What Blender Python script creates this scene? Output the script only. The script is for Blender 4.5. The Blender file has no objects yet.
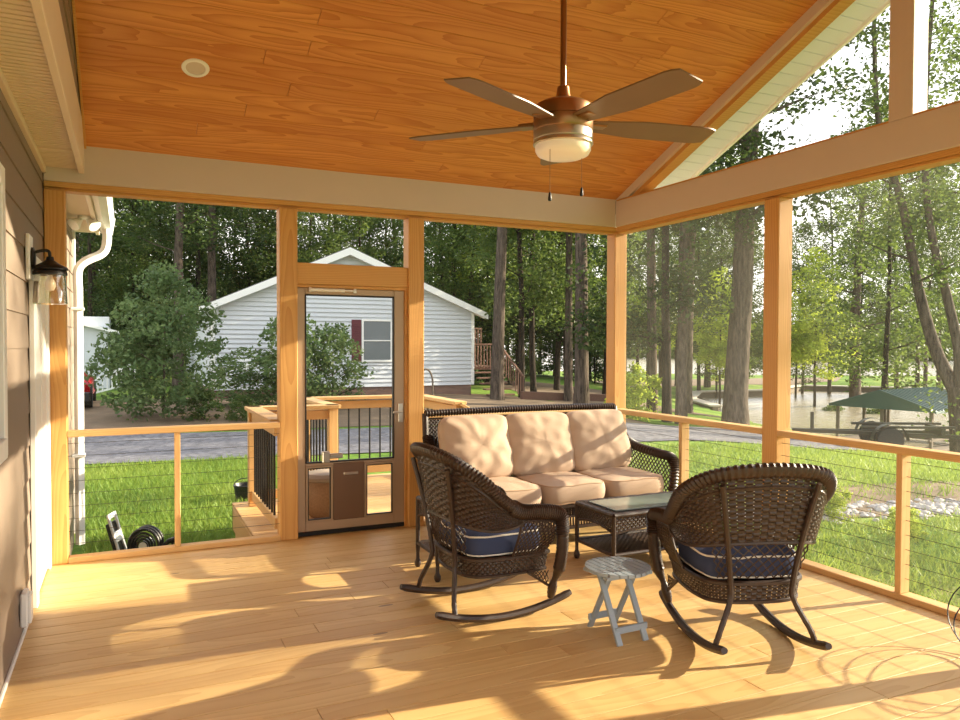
import bpy, math, random
import numpy as np
from mathutils import Vector, Matrix, noise as mnoise
PI = math.pi
R = math.radians
col = bpy.context.scene.collection
rng = random.Random(7)
nrg = np.random.default_rng(11)

# ------------------------------------------------------------------ materials
class NT:
    def __init__(s, name):
        s.m = bpy.data.materials.new(name); s.m.use_nodes = True
        s.t = s.m.node_tree; s.t.nodes.clear()
        s.out = s.t.nodes.new('ShaderNodeOutputMaterial')
    def n(s, typ, ins=None, **props):
        nd = s.t.nodes.new(typ)
        for k, v in props.items(): setattr(nd, k, v)
        for k, v in (ins or {}).items():
            sock = nd.inputs[k]
            if isinstance(v, bpy.types.NodeSocket): s.t.links.new(v, sock)
            else: sock.default_value = v
        return nd
    def math(s, op, a, b=0.0, c=0.0):
        return s.n('ShaderNodeMath', {0: a, 1: b, 2: c}, operation=op).outputs[0]
    def mix(s, f, a, b, bt='MIX'):
        nd = s.n('ShaderNodeMix', data_type='RGBA', blend_type=bt)
        for i, v in ((0, f), (6, a), (7, b)):
            if isinstance(v, bpy.types.NodeSocket): s.t.links.new(v, nd.inputs[i])
            else: nd.inputs[i].default_value = v if i == 0 else (*v[:3], 1)
        return nd.outputs[2]
    def ramp(s, f, stops):
        nd = s.n('ShaderNodeValToRGB', {0: f}); el = nd.color_ramp.elements
        while len(el) < len(stops): el.new(0.5)
        for e, (p, c) in zip(el, stops): e.position = p; e.color = (*c[:3], 1) if len(c) >= 3 else (c[0],)*3+(1,)
        return nd.outputs[0]
    def coord(s, which='Object'): return s.n('ShaderNodeTexCoord').outputs[which]
    def attr(s, name): return s.n('ShaderNodeAttribute', attribute_name=name)
    def noise(s, vec, scale, detail=3, rough=.5, out='Fac'):
        return s.n('ShaderNodeTexNoise', {'Vector': vec, 'Scale': scale, 'Detail': detail, 'Roughness': rough}).outputs[out]
    def mapping(s, vec, scale=(1,1,1), loc=(0,0,0)):
        return s.n('ShaderNodeMapping', {'Vector': vec, 'Scale': scale, 'Location': loc}).outputs[0]
    def bump(s, h, strength=.3, dist=.01):
        return s.n('ShaderNodeBump', {'Height': h, 'Strength': strength, 'Distance': dist}).outputs[0]
    def bsdf(s, **kw):
        ins = {}
        for k, v in kw.items():
            k = k.replace('_', ' ')
            if isinstance(v, tuple) and len(v) == 3: v = (*v, 1)
            ins[k] = v
        b = s.n('ShaderNodeBsdfPrincipled', ins)
        return b.outputs[0]
    def done(s, shader): s.t.links.new(shader, s.out.inputs[0]); return s.m

def srgb(r, g, b):
    f = lambda c: (c/255/12.92) if c <= 10 else ((c/255+.055)/1.055)**2.4
    return (f(r), f(g), f(b))
def mixc(a, b, t): return tuple(x*(1-t)+y*t for x, y in zip(a, b))
def mul(a, k): return tuple(x*k for x in a)

def wood(name, light, dark, period=.012, warp=.02, rough=.55, contrast=.8, vary=.35, knots=True):
    t = NT(name)
    a = t.attr('gv').outputs['Vector']; rn = t.attr('rnd').outputs['Fac']
    w = t.noise(t.mapping(a, (.9, 5, 5)), 1.0, 3, .5, 'Color')
    wv = t.n('ShaderNodeVectorMath', {0: w, 1: (.5, .5, .5)}, operation='SUBTRACT').outputs[0]
    wv = t.n('ShaderNodeVectorMath', {0: wv, 1: (0, warp*2, warp*2)}, operation='MULTIPLY').outputs[0]
    p = t.n('ShaderNodeVectorMath', {0: a, 1: wv}, operation='ADD').outputs[0]
    sx = t.n('ShaderNodeSeparateXYZ', {0: p})
    y = sx.outputs[1]; z = t.math('MULTIPLY_ADD', t.noise(t.mapping(a, (.55, 0, 0)), 1.0, 1), .16, sx.outputs[2])
    rad = t.math('SQRT', t.math('ADD', t.math('MULTIPLY', y, y), t.math('MULTIPLY', z, z)))
    ph = t.math('FRACT', t.math('DIVIDE', rad, period))
    ring = t.math('POWER', ph, 1.8)
    fib = t.noise(t.mapping(a, (4, 160, 160)), 1.0, 3, .6)
    big = t.noise(t.mapping(a, (.7, 3, 3)), 1.0, 2)
    f = t.math('ADD', t.math('MULTIPLY', ring, .62), t.math('MULTIPLY', fib, .45))
    f = t.math('MULTIPLY', f, contrast)
    c = t.mix(f, light, dark)
    hv = t.math('ADD', t.math('MULTIPLY', rn, vary), t.math('MULTIPLY', big, .3))
    c = t.mix(hv, c, mul(dark, .95))
    if knots:
        vo = t.n('ShaderNodeTexVoronoi', {'Vector': t.mapping(a, (.9, 3.2, 3.2)), 'Scale': 1.0}, feature='F1').outputs['Distance']
        kf = t.math('LESS_THAN', vo, .045)
        c = t.mix(t.math('MULTIPLY', kf, .7), c, mul(dark, .3))
    return t.done(t.bsdf(Base_Color=c, Roughness=rough, Normal=t.bump(f, .15, .004)))

def plain(name, c, rough=.6, metal=0., var=.06, scale=6, bump=0., bscale=80, spec=.5, **kw):
    t = NT(name); o = t.coord()
    n = t.noise(o, scale, 4)
    cc = t.mix(n, mul(c, 1-var), mul(c, 1+var))
    args = dict(Base_Color=cc, Roughness=rough, Metallic=metal, Specular_IOR_Level=spec)
    if bump: args['Normal'] = t.bump(t.noise(o, bscale, 3), bump, .005)
    args.update(kw)
    return t.done(t.bsdf(**args))

def glassy(name, tint=(1, 1, 1), refl=.08, rough=.02):
    t = NT(name)
    tr = t.n('ShaderNodeBsdfTransparent', {0: (*tint, 1)}).outputs[0]
    gl = t.n('ShaderNodeBsdfGlossy', {'Color': (1, 1, 1, 1), 'Roughness': rough}).outputs[0]
    fr = t.n('ShaderNodeFresnel', {0: 1.45}).outputs[0]
    f = t.math('ADD', t.math('MULTIPLY', fr, .8), refl*.3)
    return t.done(t.n('ShaderNodeMixShader', {0: f, 1: tr, 2: gl}).outputs[0])

def screen_mat(name, dens, c, trans=.5):
    t = NT(name)
    tr = t.n('ShaderNodeBsdfTransparent', {0: (1, 1, 1, 1)}).outputs[0]
    df = t.n('ShaderNodeBsdfDiffuse', {0: (*c, 1)}).outputs[0]
    tl = t.n('ShaderNodeBsdfTranslucent', {0: (*c, 1)}).outputs[0]
    dd = t.n('ShaderNodeMixShader', {0: trans, 1: df, 2: tl}).outputs[0]
    return t.done(t.n('ShaderNodeMixShader', {0: dens, 1: tr, 2: dd}).outputs[0])

def leaf_mat(name, c1, c2, c3, trans=.45, scale=1.2):
    t = NT(name); o = t.coord()
    oi = t.n('ShaderNodeObjectInfo').outputs['Random']
    n = t.noise(o, scale, 2); n2 = t.noise(o, 14, 2)
    f = t.math('ADD', t.math('MULTIPLY', n, .7), t.math('MULTIPLY', n2, .35))
    c = t.ramp(f, [(.3, c1), (.52, c2), (.75, c3)])
    c = t.mix(t.math('MULTIPLY', oi, .3), c, mul(c1, .9))
    df = t.bsdf(Base_Color=c, Roughness=.55, Specular_IOR_Level=.3)
    ct = t.mix(.5, c, mul(c3, 1.2))
    tl = t.n('ShaderNodeBsdfTranslucent', {0: ct}).outputs[0]
    return t.done(t.n('ShaderNodeMixShader', {0: trans, 1: df, 2: tl}).outputs[0])

def bark_mat(name, c1, c2):
    t = NT(name); o = t.coord()
    n = t.noise(t.mapping(o, (9, 9, 1.6)), 1.6, 5, .65)
    c = t.ramp(n, [(.3, c1), (.65, c2)])
    return t.done(t.bsdf(Base_Color=c, Roughness=.9, Specular_IOR_Level=.1, Normal=t.bump(n, .8, .05)))

M = {}
M['deck'] = wood('deck_pine', srgb(228, 197, 136), srgb(186, 138, 76), .014, .025, .5, .6, .45)
M['pine'] = wood('framing_pine', srgb(226, 178, 104), srgb(184, 122, 56), .012, .018, .55, .75, .3)
M['pale_pine'] = wood('railing_pine', srgb(228, 190, 130), srgb(190, 140, 82), .012, .018, .6, .6, .3)
M['ceil'] = wood('ceiling_pine', srgb(236, 170, 94), srgb(182, 104, 42), .015, .035, .4, 1.0, .4)
M['white'] = plain('white_trim', srgb(208, 194, 182), .45, var=.02)
M['white2'] = plain('bright_white_vinyl', srgb(236, 236, 232), .4, var=.02)
M['overhang'] = plain('overhang_white_vinyl', srgb(222, 226, 240), .5, var=.02)
M['soffit'] = plain('cream_soffit_vinyl', srgb(226, 206, 184), .5, var=.03)
M['siding'] = plain('taupe_siding', srgb(134, 118, 104), .6, var=.05, bump=.15, bscale=60)
M['nsiding'] = plain('white_lap_siding', srgb(204, 208, 212), .6, var=.03)
M['alum'] = plain('tan_aluminium', srgb(176, 152, 126), .45, .25, .04)
M['petpanel'] = plain('brown_panel', srgb(112, 84, 62), .5, var=.04)
M['nickel'] = plain('brushed_nickel', srgb(200, 192, 180), .3, .9, .04)
M['bronze'] = plain('brushed_bronze', srgb(150, 112, 78), .32, .85, .08)
M['blade'] = plain('fan_blade_walnut', srgb(120, 92, 66), .45, .0, .12, 4)
M['bladetip'] = plain('light_blade_end', srgb(190, 170, 142), .5, var=.05)
M['opal'] = plain('opal_glass', srgb(232, 214, 180), .3, var=.02, Emission_Color=(1, .9, .72, 1), Emission_Strength=.12)
M['black'] = plain('black_metal', srgb(26, 24, 23), .45, .2, .1)
M['blackplastic'] = plain('black_plastic', srgb(24, 24, 26), .4, var=.1)
M['cable'] = plain('steel_cable', srgb(70, 66, 60), .4, .7)
M['glass'] = glassy('clear_glass')
M['jar'] = glassy('jar_glass', (.96, .95, .92), .25)
M['tableglass'] = plain('frosted_table_glass', srgb(130, 140, 132), .12, var=.05)
M['dkglass'] = plain('dark_window_glass', srgb(96, 104, 108), .12, var=.1, scale=2)
M['maroon'] = plain('maroon_shutter', srgb(96, 38, 48), .6, var=.05)
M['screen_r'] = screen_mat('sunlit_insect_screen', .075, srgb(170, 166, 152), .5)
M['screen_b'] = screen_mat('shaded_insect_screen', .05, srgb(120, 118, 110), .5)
M['stool'] = plain('grey_blue_plastic', srgb(150, 162, 172), .5, var=.05)
M['navy'] = plain('navy_canvas', srgb(62, 70, 98), .9, var=.12, scale=8, bump=.25, bscale=500, spec=.2)
M['piping'] = plain('white_piping', srgb(228, 220, 206), .8, var=.03)
M['beige'] = plain('beige_canvas', srgb(192, 168, 146), .92, var=.05, scale=5, bump=.3, bscale=400, spec=.15)
M['seam'] = plain('beige_seam', srgb(188, 158, 130), .9, var=.05)
M['greycush'] = plain('grey_cushion', srgb(150, 136, 122), .9, var=.06)
M['red'] = plain('red_car_paint', srgb(170, 20, 28), .25, var=.03)
M['roofgreen'] = plain('green_metal_roof', srgb(66, 92, 92), .35, .3, .1)
M['roofgrey'] = plain('grey_shingle', srgb(120, 118, 116), .9, var=.15, scale=20)
M['brownwood'] = plain('weathered_brown_wood', srgb(112, 82, 68), .8, var=.15, scale=10)
M['greywood'] = plain('weathered_grey_wood', srgb(110, 98, 86), .85, var=.15, scale=10)
M['concrete'] = plain('pale_concrete', srgb(190, 180, 165), .85, var=.1)
M['tyre'] = plain('rubber_tyre', srgb(40, 38, 38), .8, var=.1)
M['tan_basket'] = plain('tan_woven_basket', srgb(150, 120, 92), .8, var=.25, scale=60, bump=.5, bscale=90)
M['rock'] = plain('river_rock', srgb(158, 152, 148), .9, var=.3, scale=3)
M['mulch'] = plain('brown_leaf_litter', srgb(112, 92, 70), .95, var=.4, scale=2.5, bump=.4, bscale=20)
M['bark'] = bark_mat('grey_brown_bark', srgb(44, 38, 34), srgb(104, 92, 82))
M['bark2'] = bark_mat('dark_bark', srgb(28, 24, 22), srgb(70, 62, 54))
M['leaf_dark'] = leaf_mat('dark_forest_leaf', srgb(26, 38, 18), srgb(50, 70, 32), srgb(92, 110, 50), .35)
M['leaf_mid'] = leaf_mat('mid_green_leaf', srgb(38, 56, 26), srgb(70, 94, 42), srgb(122, 138, 66), .42)
M['leaf_bright'] = leaf_mat('yellow_green_leaf', srgb(96, 122, 30), srgb(150, 170, 52), srgb(190, 198, 84), .5)
M['leaf_shrub'] = leaf_mat('shrub_leaf', srgb(42, 60, 32), srgb(82, 106, 58), srgb(134, 152, 96), .35)
M['grassblade'] = leaf_mat('grass_blade', srgb(70, 100, 34), srgb(108, 138, 48), srgb(160, 172, 80), .4, .5)

def ground_mat():
    t = NT('lawn_ground'); o = t.coord()
    n = t.noise(o, .35, 4); n2 = t.noise(o, 9, 4)
    c = t.ramp(t.math('ADD', t.math('MULTIPLY', n, .6), t.math('MULTIPLY', n2, .4)),
               [(.32, srgb(62, 88, 34)), (.5, srgb(98, 126, 48)), (.66, srgb(150, 148, 86))])
    return t.done(t.bsdf(Base_Color=c, Roughness=.95, Specular_IOR_Level=.1, Normal=t.bump(n2, .6, .05)))
M['lawn'] = ground_mat()
def gravel_mat():
    t = NT('grey_gravel'); o = t.coord()
    v = t.n('ShaderNodeTexVoronoi', {'Vector': o, 'Scale': 9.0}).outputs['Color']
    n = t.noise(t.mapping(o, (.15, 1.2, 1)), 1., 3)
    c = t.mix(n, srgb(84, 84, 92), srgb(134, 130, 130))
    c = t.mix(.35, c, t.n('ShaderNodeRGBToBW', {0: v}).outputs[0], 'OVERLAY')
    return t.done(t.bsdf(Base_Color=c, Roughness=.95, Specular_IOR_Level=.1, Normal=t.bump(t.noise(o, 30, 3), .7, .03)))
M['gravel'] = gravel_mat()
def water_mat():
    t = NT('lake_water'); o = t.coord()
    n = t.noise(t.mapping(o, (1, 1, 1)), 1.6, 3)
    return t.done(t.bsdf(Base_Color=srgb(150, 140, 118), Roughness=.22, Specular_IOR_Level=.8, Normal=t.bump(n, .5, .25)))
M['water'] = water_mat()
def brick_mat():
    t = NT('red_brick_base'); o = t.coord('Object')
    sx = t.n('ShaderNodeSeparateXYZ', {0: o}); v = t.n('ShaderNodeCombineXYZ', {0: t.math('ADD', sx.outputs[0], sx.outputs[1]), 1: sx.outputs[2]}).outputs[0]
    b = t.n('ShaderNodeTexBrick', {'Vector': v, 'Scale': 5.0, 'Color1': (*srgb(128, 92, 76), 1), 'Color2': (*srgb(100, 74, 64), 1), 'Mortar': (*srgb(150, 140, 130), 1)}).outputs[0]
    return t.done(t.bsdf(Base_Color=b, Roughness=.9))
M['brick'] = brick_mat()
def wicker_mat():
    t = NT('dark_brown_wicker'); o = t.coord()
    n = t.noise(o, 45, 3); n2 = t.noise(o, 240, 2)
    c = t.mix(n, srgb(36, 25, 20), srgb(68, 48, 37))
    return t.done(t.bsdf(Base_Color=c, Roughness=.42, Specular_IOR_Level=.5, Normal=t.bump(n2, .35, .003)))
M['wicker'] = wicker_mat()

# ------------------------------------------------------------------ mesh builder
class MB:
    def __init__(s): s.v = []; s.f = []; s.g = []; s.r = []
    def _add(s, verts, faces, g=None, r=None):
        b = len(s.v)
        s.v.extend([tuple(p) for p in verts])
        s.f.extend([tuple(i+b for i in f) for f in faces])
        s.g.extend([tuple(p) for p in (g if g is not None else verts)])
        s.r.extend([rng.random() if r is None else r]*len(verts))
    def box(s, lo, hi, bev=.004, axis=None, m=None):
        """chamfered box between two corners; axis = the direction the wood grain runs"""
        lo = Vector(lo); hi = Vector(hi); c = (lo+hi)/2; h = (hi-lo)/2
        b = min(bev, min(h)*.45)
        vs = []; idx = {}
        for sx in (-1, 1):
            for sy in (-1, 1):
                for sz in (-1, 1):
                    for k in range(3):
                        d = [h.x, h.y, h.z]
                        for q in range(3):
                            if q != k: d[q] -= b
                        idx[(sx, sy, sz, k)] = len(vs); vs.append(c+Vector((sx*d[0], sy*d[1], sz*d[2])))
        fs = []
        sg = (-1, 1)
        for k in range(3):
            i, j = (k+1) % 3, (k+2) % 3
            for a in sg:
                q = []
                for (p, r2) in ((-1, -1), (1, -1), (1, 1), (-1, 1)):
                    t = [0, 0, 0]; t[k] = a; t[i] = p; t[j] = r2; q.append(idx[(*t, k)])
                fs.append(q if a > 0 else q[::-1])
            for p in sg:
                for r2 in sg:
                    t0 = [0, 0, 0]; t0[i] = p; t0[j] = r2
                    ta = t0[:]; ta[k] = -1; tb = t0[:]; tb[k] = 1
                    q = [idx[(*ta, i)], idx[(*tb, i)], idx[(*tb, j)], idx[(*ta, j)]]
                    fs.append(q if p*r2 > 0 else q[::-1])
        for sx in sg:
            for sy in sg:
                for sz in sg:
                    q = [idx[(sx, sy, sz, k)] for k in range(3)]
                    fs.append(q if sx*sy*sz > 0 else q[::-1])
        d = hi-lo
        if axis is None: axis = max(range(3), key=lambda k: d[k])
        o = [k for k in range(3) if k != axis]
        off = (rng.uniform(0, 60), rng.uniform(-.06, .06), rng.uniform(.03, .12))
        tl = rng.uniform(-.03, .03)
        g = []
        for p in vs:
            q = p-c
            g.append((q[axis]+off[0], q[o[0]]+off[1], q[o[1]]+off[2]+tl*q[axis]))
        if m is not None: vs = [m @ p for p in vs]
        s._add(vs, fs, g)
        return s
    def beam(s, p0, p1, w, h, bev=.004, up=(0, 0, 1)):
        """rectangular board from p0 to p1, w across and h along up"""
        p0 = Vector(p0); p1 = Vector(p1); x = (p1-p0); L = x.length; x.normalize()
        y = Vector(up).cross(x)
        if y.length < 1e-4: y = Vector((0, 1, 0)).cross(x)
        y.normalize(); z = x.cross(y)
        m = Matrix(((x.x, y.x, z.x, p0.x), (x.y, y.y, z.y, p0.y), (x.z, y.z, z.z, p0.z), (0, 0, 0, 1)))
        return s.box((0, -w/2, -h/2), (L, w/2, h/2), bev, 0, m)
    def tube(s, pts, rad, n=8, cap=True, flat=1.0):
        pts = [Vector(p) for p in pts]; N = len(pts)
        rads = [rad(i/(N-1)) if callable(rad) else (rad[i] if isinstance(rad, (list, tuple)) else rad) for i in range(N)]
        vs = []; t0 = None; nrm = None
        for i, p in enumerate(pts):
            t = (pts[min(i+1, N-1)]-pts[max(i-1, 0)])
            t = t.normalized() if t.length > 1e-9 else Vector((0, 0, 1))
            if nrm is None:
                a = Vector((0, 0, 1)) if abs(t.z) < .9 else Vector((1, 0, 0))
                nrm = (a-t*a.dot(t)).normalized()
            else:
                nrm = nrm-t*nrm.dot(t); nrm.normalize()
            b = t.cross(nrm)
            for k in range(n):
                an = 2*PI*k/n
                vs.append(p+(nrm*math.cos(an)*flat+b*math.sin(an))*rads[i])
        fs = []
        for i in range(N-1):
            for k in range(n):
                a = i*n+k; b2 = i*n+(k+1) % n
                fs.append((a, b2, b2+n, a+n))
        if cap:
            fs.append(tuple(range(n))[::-1]); fs.append(tuple((N-1)*n+k for k in range(n)))
        s._add(vs, fs); return s
    def lathe(s, prof, c=(0, 0, 0), n=20, m=None, cap=True):
        c = Vector(c); vs = []
        for (r, z) in prof:
            for k in range(n):
                a = 2*PI*k/n; p = Vector((r*math.cos(a), r*math.sin(a), z))
                vs.append((m @ p if m is not None else p)+c)
        fs = []
        for i in range(len(prof)-1):
            for k in range(n):
                a = i*n+k; b = i*n+(k+1) % n
                fs.append((a, b, b+n, a+n))
        if cap:
            fs.append(tuple(range(n))[::-1]); fs.append(tuple((len(prof)-1)*n+k for k in range(n)))
        s._add(vs, fs); return s
    def prism(s, poly, ext, g=None):
        """closed polygon (list of 3d points) extruded along ext"""
        poly = [Vector(p) for p in poly]; e = Vector(ext); n = len(poly)
        vs = poly+[p+e for p in poly]
        fs = [tuple(range(n))[::-1], tuple(range(n, 2*n))]+[(i, (i+1) % n, n+(i+1) % n, n+i) for i in range(n)]
        s._add(vs, fs, g); return s
    def quad(s, *p): s._add(p, [tuple(range(len(p)))]); return s
    def surf(s, S, nu, nv, closed_u=False):
        vs = [Vector(S(i/(nu if closed_u else nu-1), j/(nv-1))) for j in range(nv) for i in range(nu)]
        fs = []
        for j in range(nv-1):
            for i in range(nu if closed_u else nu-1):
                a = j*nu+i; b = j*nu+(i+1) % nu
                fs.append((a, b, b+nu, a+nu))
        s._add(vs, fs); return s
    def ribbon(s, P, W):
        """flat strip along points P with half width vectors W"""
        vs = []
        for p, w in zip(P, W): vs += [p-w, p+w]
        fs = [(2*i, 2*i+1, 2*i+3, 2*i+2) for i in range(len(P)-1)]
        s._add(vs, fs, None, rng.random()); return s
    def weave(s, S, nu, nv, fu=.8, fv=.8, amp=.004, ss=3):
        """woven ribbons over the surface S(u,v): nu strands run along v, nv along u"""
        e = 1e-3
        def fr(u, v):
            p = Vector(S(u, v)); du = (Vector(S(min(u+e, 1), v))-Vector(S(max(u-e, 0), v)))/(min(u+e, 1)-max(u-e, 0)); dv = (Vector(S(u, min(v+e, 1)))-Vector(S(u, max(v-e, 0))))/(min(v+e, 1)-max(v-e, 0))
            n = du.cross(dv)
            n = n.normalized() if n.length > 1e-9 else Vector((0, 0, 1))
            return p, du, dv, n
        for i in range(nu):
            u = (i+.5)/nu; P = []; W = []
            for k in range(nv*ss+1):
                v = k/(nv*ss); p, du, dv, n = fr(u, v)
                P.append(p+n*amp*math.cos(PI*(v*nv-.5))*(1 if i % 2 else -1)); W.append(du*(.5*fu/nu))
            s.ribbon(P, W)
        for j in range(nv):
            v = (j+.5)/nv; P = []; W = []
            for k in range(nu*ss+1):
                u = k/(nu*ss); p, du, dv, n = fr(u, v)
                P.append(p-n*amp*math.cos(PI*(u*nu-.5))*(1 if j % 2 else -1)); W.append(dv*(.5*fv/nv))
            s.ribbon(P, W)
        return s
    def lattice(s, S, n, m, rad=.004, steps=10):
        """open diamond lattice over S(u,v): strands on both diagonals"""
        for sgn in (1, -1):
            for k in range(-m, n+m+1):
                P = []
                for q in range(steps*2+1):
                    v = q/(steps*2); u = (k+sgn*v*m)/n
                    if 0 <= u <= 1: P.append(Vector(S(u, v)))
                if len(P) > 2: s.tube(P, rad, 5, True)
        return s
    def build(s, name, mat, parent=None, smooth=True, angle=40):
        me = bpy.data.meshes.new(name)
        me.from_pydata([tuple(p) for p in s.v], [], s.f)
        a = me.attributes.new('gv', 'FLOAT_VECTOR', 'POINT'); a.data.foreach_set('vector', np.array(s.g, dtype=np.float32).ravel())
        b = me.attributes.new('rnd', 'FLOAT', 'POINT'); b.data.foreach_set('value', np.array(s.r, dtype=np.float32))
        me.materials.append(mat)
        if smooth:
            me.polygons.foreach_set('use_smooth', [True]*len(me.polygons)); me.set_sharp_from_angle(angle=R(angle))
        me.update()
        o = bpy.data.objects.new(name, me); col.objects.link(o)
        if parent is not None: o.parent = parent
        return o

def tag(o, label=None, cat=None, group=None, kind=None):
    if label: o['label'] = label
    if cat: o['category'] = cat
    if group: o['group'] = group
    if kind: o['kind'] = kind
    return o
def empty(name, loc=(0, 0, 0), rz=0., label=None, cat=None, group=None, kind=None):
    o = bpy.data.objects.new(name, None); o.empty_display_size = .1; col.objects.link(o)
    o.location = loc; o.rotation_euler = (0, 0, rz)
    return tag(o, label, cat, group, kind)
def copy_tree(o, parent=None):
    c = o.copy(); col.objects.link(c)
    if parent is not None: c.parent = parent
    for ch in list(o.children): copy_tree(ch, c)
    return c
def catmull(P, n):
    P = [Vector(p) for p in P]; out = []
    Q = [P[0]*2-P[1]]+P+[P[-1]*2-P[-2]]
    seg = len(P)-1
    for i in range(n):
        t = i/(n-1)*seg; k = min(int(t), seg-1); f = t-k
        a, b, c, d = Q[k:k+4]
        out.append(.5*((2*b)+(c-a)*f+(2*a-5*b+4*c-d)*f*f+(-a+3*b-3*c+d)*f**3))
    return out
def polar(az, d):      # bearing clockwise from the depth axis, metres from the porch door side
    return (d*math.sin(R(az)), d*math.cos(R(az)))

# ------------------------------------------------------------------ dimensions (metres, deck surface at 0)
XL, XR, YB = -.516, 4.28, 6.04          # house wall, gable wall, door wall (inner faces)
PT = .14                                # post thickness
ZH, ZB, ZT = 2.64, 2.70, 2.96           # plate underside, beam underside, beam top
RY = 3.09; KS = .41                     # ridge line and roof slope
YF = 2*RY-YB                            # front end of the porch
def zc(y): return ZT+KS*(YB-max(y, 2*RY-y))

# ------------------------------------------------------------------ setting: floor, ceiling, walls
b = MB()
y = YF-.3; k = 0
while y < YB+.02:
    # boards run across the porch, butt joints staggered
    cuts = [XL-.1, XR+.16]
    j = XL+rng.uniform(1.2, 3.6)
    cuts = [XL-.1, j, XR+.16]
    for a0, a1 in zip(cuts[:-1], cuts[1:]):
        b.box((a0+.0015, y, -.032), (a1-.0015, y+.1355, 0), .0012, 0)
    y += .14
floor = b.build('floor', M['deck']); tag(floor, 'new yellow pine deck boards of the porch floor', kind='structure')
b = MB()
b.box((XL-.1, YB+.02, -.29), (XR+.16, YB+.15, -.033), .004)
b.box((XR+.02, YF-.3, -.29), (XR+.16, YB+.02, -.033), .004)
for xx in (-.4, 1.2, 2.8, 4.2):
    for yy in (.2, 3.1, 5.9): b.box((xx, yy, -.7), (xx+.14, yy+.14, -.035), .004)
tag(b.build('trim_1', M['pale_pine']), 'pressure treated rim joists and short posts under the porch deck', kind='structure')

ceil = empty('ceiling', kind='structure', label='sloping tongue and groove pine plank ceiling')
th = math.atan(KS)
for side, nm in ((1, 'back_slope'), (-1, 'front_slope')):
    b = MB(); L = (YB-RY)/math.cos(th); w = .136; n = int(L/w)+1
    for i in range(n):
        t0 = i*w; t1 = min(t0+w-.0015, L)
        cuts = [-.26, rng.uniform(.3, 3.6), XR+.005]
        for a0, a1 in zip(cuts[:-1], cuts[1:]):
            m = Matrix.Translation((0, YB if side > 0 else YF, ZT)) @ Matrix.Rotation(-th*side, 4, 'X')
            lo = (a0+.001, -t1 if side > 0 else t0, 0); hi = (a1-.001, -t0 if side > 0 else t1, .02)
            b.box(lo, hi, .0025, 0, m)
    b.build('plank_panel' if side > 0 else 'plank_panel', M['ceil'], ceil)
b = MB()
# roof deck over the planks, out to the gable overhang
for side in (1, -1):
    ye = YB+.45 if side > 0 else YF-.45
    z0 = ZT+KS*(YB-RY)+.10
    zz = z0-KS*abs(ye-RY)
    b.prism([(-.30, RY, z0), (-.30, ye, zz), (-.30, ye, zz+.04), (-.30, RY, z0+.04)], (5.25, 0, 0))
b.build('roof_deck', M['roofgrey'], ceil)

# door wall: posts, beam, plate, rail, sill, transom, screens, cables
wb = empty('wall_back', kind='structure', label='screened pine framed wall with the screen door')
def post(x0, x1, y0, y1, z0, z1, par, mat='pine'):
    b = MB(); b.box((x0, y0, z0), (x1, y1, z1), .006, 2); return b.build('post', M[mat], par)
post(XL, -.385, YB, YB+PT, 0, ZH, wb)
post(1.095, 1.235, YB, YB+PT, 0, ZH, wb)
post(2.17, 2.31, YB, YB+PT, 0, ZH, wb)
post(XR, XR+PT, YB, YB+PT, 0, ZH, wb)
b = MB(); b.box((XL, YB-.005, ZB), (XR, YB+PT+.01, ZT+.02), .004); b.build('beam', M['white'], wb)
b = MB(); b.box((XL, YB+.015, ZH+.021), (XR+PT, YB+PT, ZB), .003, 0); b.box((XL, YB+.03, ZH), (XR+PT, YB+PT, ZH+.019), .003, 0)
b.build('top_plate', M['pine'], wb)
b = MB(); b.box((XL, YB+PT-.005, ZT+.02), (XR+PT, YB+PT+.01, 3.3), .003); b.build('frieze', M['white'], wb)
for (x0, x1) in ((-.385, 1.095), (2.31, XR)):
    b = MB(); b.box((x0, YB, .899), (x1, YB+.09, .944), .005, 0); b.build('rail', M['pale_pine'], wb)
    b = MB(); b.box((x0, YB, 0), (x1, YB+.09, .04), .005, 0); b.build('sill', M['pale_pine'], wb)
    xm = (x0+x1)/2-.015
    b = MB(); b.box((xm-.02, YB+.01, .04), (xm+.02, YB+.08, .899), .004, 2); b.build('midpost', M['pale_pine'], wb)
    for zz in np.arange(.13, .88, .09):
        b = MB(); b.tube([(x0, YB+.045, zz), (x1, YB+.045, zz)], .0016, 5); b.build('cable', M['cable'], wb)
b = MB(); b.box((1.235, YB+.02, 2.045), (2.17, YB+.10, 2.215), .004, 0); b.build('transom_board', M['pine'], wb)
b = MB(); b.box((1.235, YB+.03, 2.02), (2.17, YB+.09, 2.043), .003, 0); b.build('door_jamb', M['pine'], wb)
b = MB(); b.box((2.145, YB+.03, 0), (2.17, YB+.12, 2.02), .003, 2); b.build('door_jamb', M['pine'], wb)
for (x0, x1, z0, z1) in ((-.385, 1.095, .04, ZH), (2.31, XR, .04, ZH), (1.235, 2.17, 2.215, ZH)):
    b = MB(); b.quad((x0, YB+.10, z0), (x1, YB+.10, z0), (x1, YB+.10, z1), (x0, YB+.10, z1)); b.build('screen', M['screen_b'], wb, False)

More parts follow.
